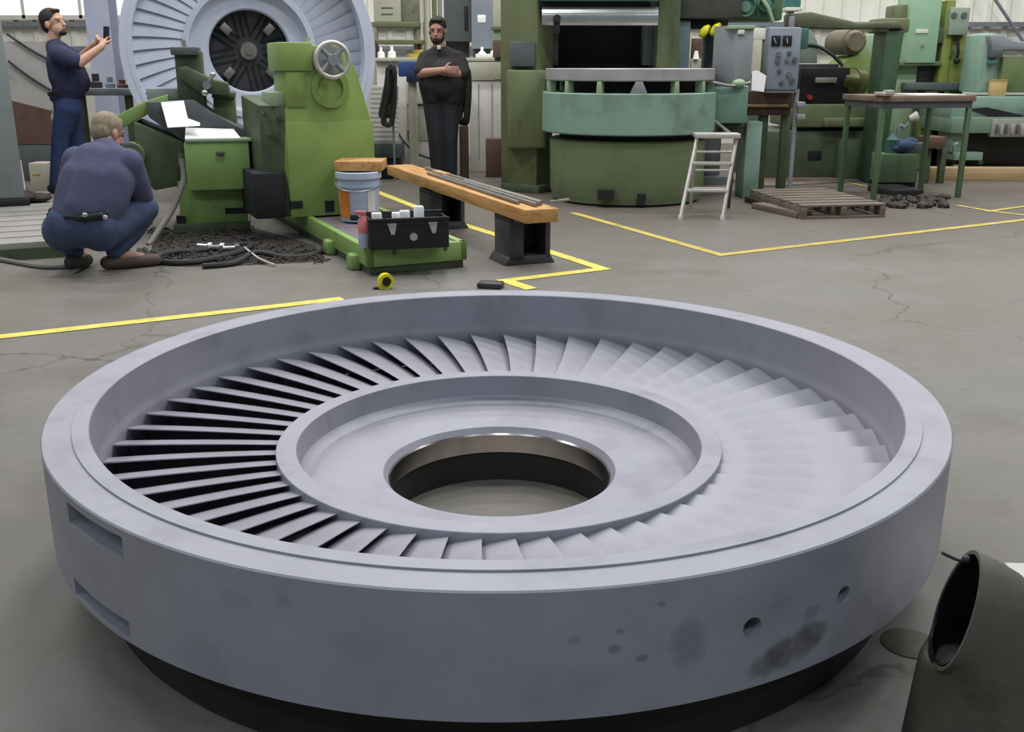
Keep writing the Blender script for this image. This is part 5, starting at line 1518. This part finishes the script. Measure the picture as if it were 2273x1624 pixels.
def head_parts(c, fwd, up=(0, 0, 1), k=1.0):
    """spheres for skull, jaw, nose, ears, brow, chin"""
    f, u, s = frame(fwd, up)
    rot = Matrix((s, f, u)).transposed()
    P = lambda x, y, z: Vector(c) + (s * x + f * y + u * z) * k
    balls = [(P(0, -0.008, 0.03), 0.1 * k, (0.76, 0.95, 0.92), rot), (P(0, 0.024, -0.045), 0.075 * k, (0.78, 0.86, 0.95), rot),
             (P(0, 0.058, -0.085), 0.034 * k, (1.1, 0.8, 0.75), rot), (P(0, 0.093, -0.012), 0.017 * k, (0.75, 0.9, 1.7), rot), (P(0, 0.106, -0.03), 0.014 * k, (1.15, 1, 0.9), rot),
             (P(0, 0.074, 0.03), 0.03 * k, (1.9, 0.6, 0.5), rot), (P(0.078, -0.01, -0.012), 0.026 * k, (0.4, 0.85, 1.25), rot), (P(-0.078, -0.01, -0.012), 0.026 * k, (0.4, 0.85, 1.25), rot),
             (P(0, 0.082, -0.058), 0.017 * k, (1.5, 0.7, 0.55), rot)]
    return balls, P, rot
def face_details(body, P, rot, k=1.0):
    for sx in (-1, 1):
        MB().ball(P(sx * 0.031, 0.082, 0.008), 0.0075 * k, (1.3, 0.7, 0.7), 2, rot).build('eye', m_eye, body)
    MB().ball(P(0, 0.0945, -0.058), 0.011 * k, (2.1, 0.55, 0.42), 2, rot).build('mouth', m_lip, body)
def hand(wrist, d, palm_n, curl=0.6, side=1, k=1.0):
    """palm and five fingers; d points along the hand, palm_n out of the palm; side gives the thumb's side"""
    d = Vector(d).normalized()
    n = Vector(palm_n)
    n = (n - d * n.dot(d)).normalized()
    t = d.cross(n) * side
    w_ = Vector(wrist)
    rot = Matrix((t, d, n)).transposed()
    balls = [(w_ + d * 0.05 * k, 0.045 * k, (0.92, 1.08, 0.34), rot)]
    ch = [[(w_ - d * 0.01, 0.024 * k), (w_ + d * 0.03 * k, 0.02 * k)]]
    for i, (o, L) in enumerate(((0.03, 0.072), (0.01, 0.082), (-0.011, 0.076), (-0.03, 0.06))):
        p = w_ + d * 0.088 * k + t * o * k
        ang = curl * 0.5
        pts = [(p - d * 0.02, 0.0095 * k)]
        for j, fr in enumerate((0.45, 0.32, 0.23)):
            ang_ = curl * (0.45 + 0.8 * j)
            p = p + (d * math.cos(ang_) + n * math.sin(ang_)) * L * fr * k
            pts.append((p, (0.009 - 0.0008 * j) * k))
        ch.append(pts)
    p = w_ + d * 0.025 * k + t * 0.03 * k
    q1 = p + (t * 0.75 + d * 0.6 + n * 0.25).normalized() * 0.04 * k
    q2 = q1 + (t * 0.25 + d * 0.85 + n * 0.45).normalized() * 0.032 * k
    ch.append([(p, 0.014 * k), (q1, 0.011 * k), (q2, 0.009 * k)])
    return ch, balls

# ---- the man with the phone, seen from his right side, on the slotted plate
p1T = thing('person', 'standing man in a navy shirt and jeans holding up a phone at the left', 'person', (at(150, 300, 9.35).x, 9.35, 0.115))
J = lambda x, y, yl=0.0: on(p1T, x, y, yl)
hc = J(119, 52, 0.0)
hb, HP_, hrot = head_parts(hc, (0.93, -0.25, 0.16), (-0.16, 0, 1), 1.02)
neck = J(117, 92, 0.0)
rs, re, rw = J(131, 121, -0.2), J(176, 139, -0.26), J(226, 103, -0.16)
ls, le, lw = J(136, 118, 0.19), J(178, 132, 0.24), J(214, 96, 0.06)
phone = J(236, 78, -0.06)
ankR, ankL = Vector((J(150, 455).x - 0.03, -0.1, 0.09)), Vector((J(158, 455).x + 0.06, 0.1, 0.09))
kneR, kneL = Vector((J(150, 350).x, -0.1, 0.5)), Vector((J(158, 350).x + 0.02, 0.1, 0.5))
hipR, hipL = J(150, 240, -0.09), J(154, 240, 0.09)
ch = [[(J(122, 72, 0), 0.055), (neck, 0.058), (J(126, 112, 0), 0.07)],
      [(J(135, 130, -0.06), 0.095), (J(140, 160, -0.05), 0.1), (J(147, 210, -0.05), 0.09), (J(150, 235, -0.06), 0.09)], [(J(135, 130, 0.06), 0.095), (J(140, 160, 0.05), 0.1), (J(147, 210, 0.05), 0.09), (J(150, 235, 0.06), 0.09)],
      [(rs, 0.062), (re, 0.045), (rw, 0.03)], [(ls, 0.062), (le, 0.045), (lw, 0.03)],
      [(hipR, 0.095), (kneR, 0.06), (ankR, 0.04), (ankR + Vector((0.1, 0, -0.05)), 0.03)], [(hipL, 0.095), (kneL, 0.06), (ankL, 0.04), (ankL + Vector((0.1, 0, -0.05)), 0.03)]]
h1, b1 = hand(rw, (phone - Vector(rw)) + Vector((-0.02, 0, -0.01)), (0.15, 0.9, 0.1), 0.7, -1)
h2, b2 = hand(lw, (phone - Vector(lw)) + Vector((-0.03, 0, 0.0)), (0.15, -0.9, 0.1), 0.7, 1)
body = merge(ch + h1 + h2, hb + b1 + b2, 'body', m_skin, p1T, 0.0065, 3)
face_details(body, HP_, hrot, 1.02)
merge([], [(HP_(0, -0.022, 0.045), 0.106, (0.8, 0.98, 0.86), hrot), (HP_(0, -0.06, 0.0), 0.075, (0.95, 0.75, 1.05), hrot), (HP_(0.06, -0.012, 0.03), 0.03, (0.6, 0.8, 1.3), hrot), (HP_(-0.06, -0.012, 0.03), 0.03, (0.6, 0.8, 1.3), hrot), (HP_(0, 0.05, 0.098), 0.035, (1.5, 1.0, 0.5), hrot)], 'hair', m_hair, p1T, 0.007, 3)
merge([], [(HP_(0, 0.066, -0.088), 0.036, (1.15, 0.85, 0.7), hrot)], 'beard', m_hair, p1T, 0.006, 3)
f_ = lambda a, b_, t: Vector(a) * (1 - t) + Vector(b_) * t
merge([[(J(124, 107, -0.02), 0.085), (J(132, 118, -0.09), 0.105), (J(138, 140, -0.08), 0.135), (J(146, 168, -0.07), 0.148), (J(153, 188, -0.07), 0.14), (J(148, 204, -0.07), 0.125)],
       [(J(124, 107, 0.02), 0.085), (J(132, 118, 0.09), 0.105), (J(138, 140, 0.08), 0.135), (J(146, 168, 0.07), 0.148), (J(153, 188, 0.07), 0.14), (J(148, 204, 0.07), 0.125)],
       [(J(160, 160, 0), 0.12), (J(172, 182, 0), 0.112)], [(J(160, 196, -0.05), 0.11), (J(160, 196, 0.05), 0.11)],
       [(rs, 0.085), (f_(rs, re, 0.55), 0.078), (f_(rs, re, 0.85), 0.07)], [(ls, 0.085), (f_(ls, le, 0.55), 0.078), (f_(ls, le, 0.85), 0.07)]], [], 'shirt', m_navy, p1T, 0.009, 4)
merge([[(J(146, 212, -0.06), 0.122), (hipR, 0.112), (f_(hipR, kneR, .5), 0.092), (kneR, 0.075), (ankR + Vector((0, 0, 0.0)), 0.062)],
       [(J(146, 212, 0.06), 0.122), (hipL, 0.112), (f_(hipL, kneL, .5), 0.092), (kneL, 0.075), (ankL, 0.062)]], [(Vector((J(146, 216, 0).x, 0, J(146, 216, 0).z)), 0.13, (1.0, 1.3, 0.6), None)], 'jeans', m_jean, p1T, 0.009, 3)
for nm, a_ in (('shoe', ankR), ('shoe', ankL)):
    merge([[(a_ + Vector((-0.05, 0, -0.045)), 0.042), (a_ + Vector((0.06, 0, -0.045)), 0.045), (a_ + Vector((0.15, 0, -0.053)), 0.036)]], [], nm, m_shoe2, p1T, 0.008, 2)
bl = J(140, 212, 0)
MB().revolve([(0.0, 0), (0.0, 0.01)] if False else [(0.135, -0.018), (0.142, -0.018), (0.142, 0.018), (0.135, 0.018)], 40, Matrix.Translation((J(147, 208, 0).x, 0, J(147, 208, 0).z)) @ Matrix.Diagonal((1.02, 1.42, 1, 1))).build('belt', m_black, p1T)
rg = tag(MB().ball((0, 0, 0), 0.05, (0.7, 0.5, 1.1), 3).ball((0.02, -0.01, -0.05), 0.045, (0.8, 0.5, 1.0), 3).ball((-0.025, 0.0, -0.06), 0.035, (0.8, 0.5, 1.2), 3).build('rag', m_white), 'white shape standing in for bright reflections behind the man with the phone', 'rag')
v_ = J(124, 246, -0.07)  # added white lumps replace bright reflections on equipment behind him
rg.location = W[p1T.name] @ v_
ph = tag(MB().box(-0.006, 0.006, -0.04, 0.04, -0.075, 0.075, 0.004).build('mobile_phone', m_black), 'dark mobile phone held up by the man in the navy shirt', 'phone')
ph.location = W[p1T.name] @ (phone + Vector((0.0, 0, 0)))
ph.rotation_euler = (0, 0.15, -0.2)

# ---- the crouching man, seen from behind
p2T = thing('person', 'crouching man in faded navy shirt and jeans with his back turned', 'person', (at(205, 560, 6.05).x, 6.05, 0))
J = lambda x, y, yl=0.0: on(p2T, x, y, yl)
hc = J(240, 296, 0.32)
hb, HP_, hrot = head_parts(hc, (0.45, 0.8, -0.35), (0.1, 0.35, 1), 1.0)
rs, re, rw = J(284, 362, 0.2), J(316, 436, 0.32), J(322, 470, 0.52)
ls, le, lw = J(172, 358, 0.2), J(150, 432, 0.36), J(190, 455, 0.58)
hipR, hipL = J(222, 512, 0.08), J(142, 512, 0.08)
kneR, kneL = J(322, 462, 0.34), J(160, 470, 0.52)
ankR, ankL = J(258, 572, 0.24), J(165, 565, 0.14)
ankR.z, ankL.z = 0.1, 0.12
toeR, toeL = Vector((ankR.x + 0.19, ankR.y + 0.1, 0.04)), Vector((ankL.x - 0.01, ankL.y + 0.2, 0.04))
ch = [[(J(239, 312, 0.29), 0.055), (J(235, 330, 0.24), 0.055), (J(226, 352, 0.2), 0.065)],
      [(J(205, 378, 0.17), 0.085), (J(180, 430, 0.12), 0.09), (J(165, 490, 0.08), 0.08)], [(J(242, 380, 0.17), 0.085), (J(226, 430, 0.12), 0.09), (J(204, 490, 0.08), 0.08)],
      [(rs, 0.065), (re, 0.046), (rw, 0.03)], [(ls, 0.065), (le, 0.046), (lw, 0.03)],
      [(hipR, 0.085), (kneR, 0.055), (ankR, 0.042), (toeR, 0.03)], [(hipL, 0.085), (kneL, 0.055), (ankL, 0.042), (toeL, 0.03)]]
h1, b1 = hand(rw, (0.1, 0.8, -0.5), (-0.8, 0, -0.2), 0.8, 1)
h2, b2 = hand(lw, (0.4, 0.7, -0.3), (0.6, 0, -0.4), 0.8, -1)
body = merge(ch + h1 + h2, hb + b1 + b2, 'body', m_skin2, p2T, 0.0065, 3)
face_details(body, HP_, hrot, 1.0)
merge([], [(HP_(0, -0.016, 0.043), 0.104, (0.79, 0.96, 0.86), hrot), (HP_(0, -0.055, 0.0), 0.074, (0.96, 0.78, 1.0), hrot), (HP_(0, 0.045, 0.095), 0.035, (1.5, 1.0, 0.5), hrot)], 'hair', m_hair2, p2T, 0.007, 3)
merge([[(J(235, 336, 0.22), 0.085), (J(205, 356, 0.19), 0.11), (J(188, 400, 0.14), 0.142), (J(176, 440, 0.1), 0.142), (J(168, 474, 0.06), 0.135)],
       [(J(235, 336, 0.22), 0.085), (J(250, 358, 0.19), 0.11), (J(246, 400, 0.14), 0.142), (J(232, 440, 0.1), 0.142), (J(212, 472, 0.06), 0.135)],
       [(J(222, 360, 0.16), 0.12), (J(215, 400, 0.1), 0.14), (J(194, 462, 0.04), 0.145), (J(188, 482, 0.03), 0.135)],
       [(rs, 0.092), (f_(rs, re, 0.5), 0.082), (f_(rs, re, 1.0), 0.068)], [(ls, 0.092), (f_(ls, le, 0.5), 0.082), (f_(ls, le, 1.0), 0.068)]], [], 'shirt', m_navy2, p2T, 0.009, 4)
merge([[(J(160, 480, 0.05), 0.115), (hipL, 0.128), (f_(hipL, kneL, .5), 0.1), (kneL, 0.08), (f_(kneL, ankL, .5), 0.075), (ankL + Vector((0, 0, 0.02)), 0.06)],
       [(J(208, 482, 0.05), 0.115), (hipR, 0.128), (f_(hipR, kneR, .5), 0.108), (kneR, 0.085), (f_(kneR, ankR, .5), 0.078), (ankR + Vector((0, 0, 0.02)), 0.06)],
       [(J(156, 500, 0.04), 0.14), (J(210, 500, 0.04), 0.14)], [(J(165, 485, 0.05), 0.125), (J(205, 485, 0.05), 0.125)]], [], 'jeans', m_jean2, p2T, 0.009, 3)
bt_ = merge([[(J(118, 470, 0.08), 0.03), (J(150, 482, -0.07), 0.024), (J(185, 484, -0.1), 0.024), (J(222, 478, -0.07), 0.024), (J(246, 470, 0.05), 0.024)]], [], 'belt', m_black, p2T, 0.008, 2)
for (x, y) in ((188, 477), (233, 482)):
    MB().ball(J(x, y, -0.125 if x < 200 else -0.075), 0.016, (1.2, 0.8, 1)).build('belt_clip', m_chrome, bt_)
merge([[(ankR + Vector((-0.05, -0.025, -0.055)), 0.044), (f_(ankR, toeR, 0.5) + Vector((0, 0, -0.025)), 0.047), (toeR + Vector((0.02, 0.01, 0)), 0.038)]], [], 'shoe', m_shoe, p2T, 0.008, 2)
merge([[(ankL + Vector((0, -0.05, -0.05)), 0.046), (f_(ankL, toeL, 0.5) + Vector((0, 0, -0.025)), 0.048), (toeL, 0.038)]], [], 'shoe', m_shoe2, p2T, 0.008, 2)
p_ = J(122, 488, 0.02)
MB().box(p_.x - 0.035, p_.x + 0.02, -0.02, 0.07, p_.z - 0.06, p_.z + 0.05, 0.015).build('pouch', m_black, p2T)

# ---- the man in black, facing the camera
p3T = thing('person', 'standing man in black shirt and trousers with folded arms before the white enclosure', 'person', (at(982, 300, 10.75).x, 10.75, 0))
J = lambda x, y, yl=0.0: on(p3T, x, y, yl)
hc = J(971, 68, -0.02)
hb, HP_, hrot = head_parts(hc, (-0.12, -1, -0.12), (0, -0.1, 1), 1.06)
rs, re, rw = J(946, 132, 0.0), J(933, 163, -0.12), J(984, 156, -0.27)
ls, le, lw = J(1016, 132, 0.0), J(1030, 164, -0.1), J(986, 162, -0.2)
hipR, hipL = J(963, 225, 0.0), J(998, 225, 0.0)
ankR, ankL = Vector((J(973, 400).x, 0.02, 0.09)), Vector((J(1000, 400).x, 0.0, 0.09))
kneR, kneL = f_(hipR, ankR, 0.5) + Vector((0, -0.03, 0)), f_(hipL, ankL, 0.5) + Vector((0, -0.03, 0))
ch = [[(J(973, 88, 0), 0.058), (J(976, 103, 0), 0.062), (J(980, 118, 0), 0.065)],
      [(J(966, 140, 0), 0.09), (J(966, 200, 0), 0.1)], [(J(998, 140, 0), 0.09), (J(998, 200, 0), 0.1)],
      [(rs, 0.07), (re, 0.05), (rw, 0.035)], [(ls, 0.07), (le, 0.05), (lw, 0.035)],
      [(hipR, 0.095), (kneR, 0.06), (ankR, 0.04), (ankR + Vector((0, -0.1, -0.05)), 0.03)], [(hipL, 0.095), (kneL, 0.06), (ankL, 0.04), (ankL + Vector((0, -0.1, -0.05)), 0.03)]]
h1, b1 = hand(rw, (1, 0.05, 0.02), (0, 1, 0.1), 0.35, 1)
h2, b2 = hand(lw, (-1, 0.25, 0.05), (0, -0.3, 1), 0.35, -1)
body = merge(ch + h1 + h2, hb + b1 + b2, 'body', m_skin2, p3T, 0.0065, 3)
face_details(body, HP_, hrot, 1.06)
merge([], [(HP_(0, -0.02, 0.05), 0.112, (0.8, 0.95, 0.82), hrot), (HP_(0, -0.055, 0.0), 0.078, (0.96, 0.75, 1.0), hrot), (HP_(0, 0.05, 0.1), 0.038, (1.7, 1.0, 0.5), hrot)], 'hair', m_hair, p3T, 0.007, 3)
merge([], [(HP_(0, 0.058, -0.086), 0.042, (1.35, 0.9, 0.8), hrot), (HP_(0.05, 0.02, -0.06), 0.03, (0.7, 1, 1.2), hrot), (HP_(-0.05, 0.02, -0.06), 0.03, (0.7, 1, 1.2), hrot), (HP_(0, 0.03, -0.098), 0.04, (1.4, 1.1, 0.6), hrot)], 'beard', m_hair, p3T, 0.007, 3)
merge([[(J(978, 116, 0), 0.08), (J(956, 132, 0), 0.1), (J(962, 155, -0.02), 0.15), (J(962, 185, -0.03), 0.155), (J(964, 212, -0.01), 0.135)],
       [(J(978, 116, 0), 0.08), (J(1006, 132, 0), 0.1), (J(1002, 155, -0.02), 0.15), (J(1004, 185, -0.03), 0.155), (J(1002, 212, -0.01), 0.135)],
       [(J(982, 165, -0.06), 0.16), (J(983, 190, -0.06), 0.155)],
       [(rs, 0.088), (f_(rs, re, 0.6), 0.08), (f_(rs, re, 0.85), 0.074)], [(ls, 0.088), (f_(ls, le, 0.6), 0.08), (f_(ls, le, 0.95), 0.074)]], [], 'shirt', m_blackc, p3T, 0.009, 4)
merge([[(hipR + Vector((0, 0, 0.06)), 0.122), (hipR, 0.118), (f_(hipR, kneR, .5), 0.098), (kneR, 0.082), (ankR + Vector((0, 0, 0.0)), 0.07)],
       [(hipL + Vector((0, 0, 0.06)), 0.122), (hipL, 0.118), (f_(hipL, kneL, .5), 0.098), (kneL, 0.082), (ankL, 0.07)], [(hipR, 0.11), (hipL, 0.11)]], [], 'trousers', m_trous, p3T, 0.009, 3)
for a_ in (ankR, ankL):
    merge([[(a_ + Vector((0, 0.05, -0.045)), 0.043), (a_ + Vector((0, -0.06, -0.045)), 0.046), (a_ + Vector((0, -0.15, -0.053)), 0.037)]], [], 'shoe', m_shoe2, p3T, 0.008, 2)
p_ = J(974, 103, -0.1)
MB().box(p_.x - 0.02, p_.x + 0.02, -0.105, -0.06, p_.z - 0.03, p_.z + 0.012, 0.006).build('badge', m_white, p3T)
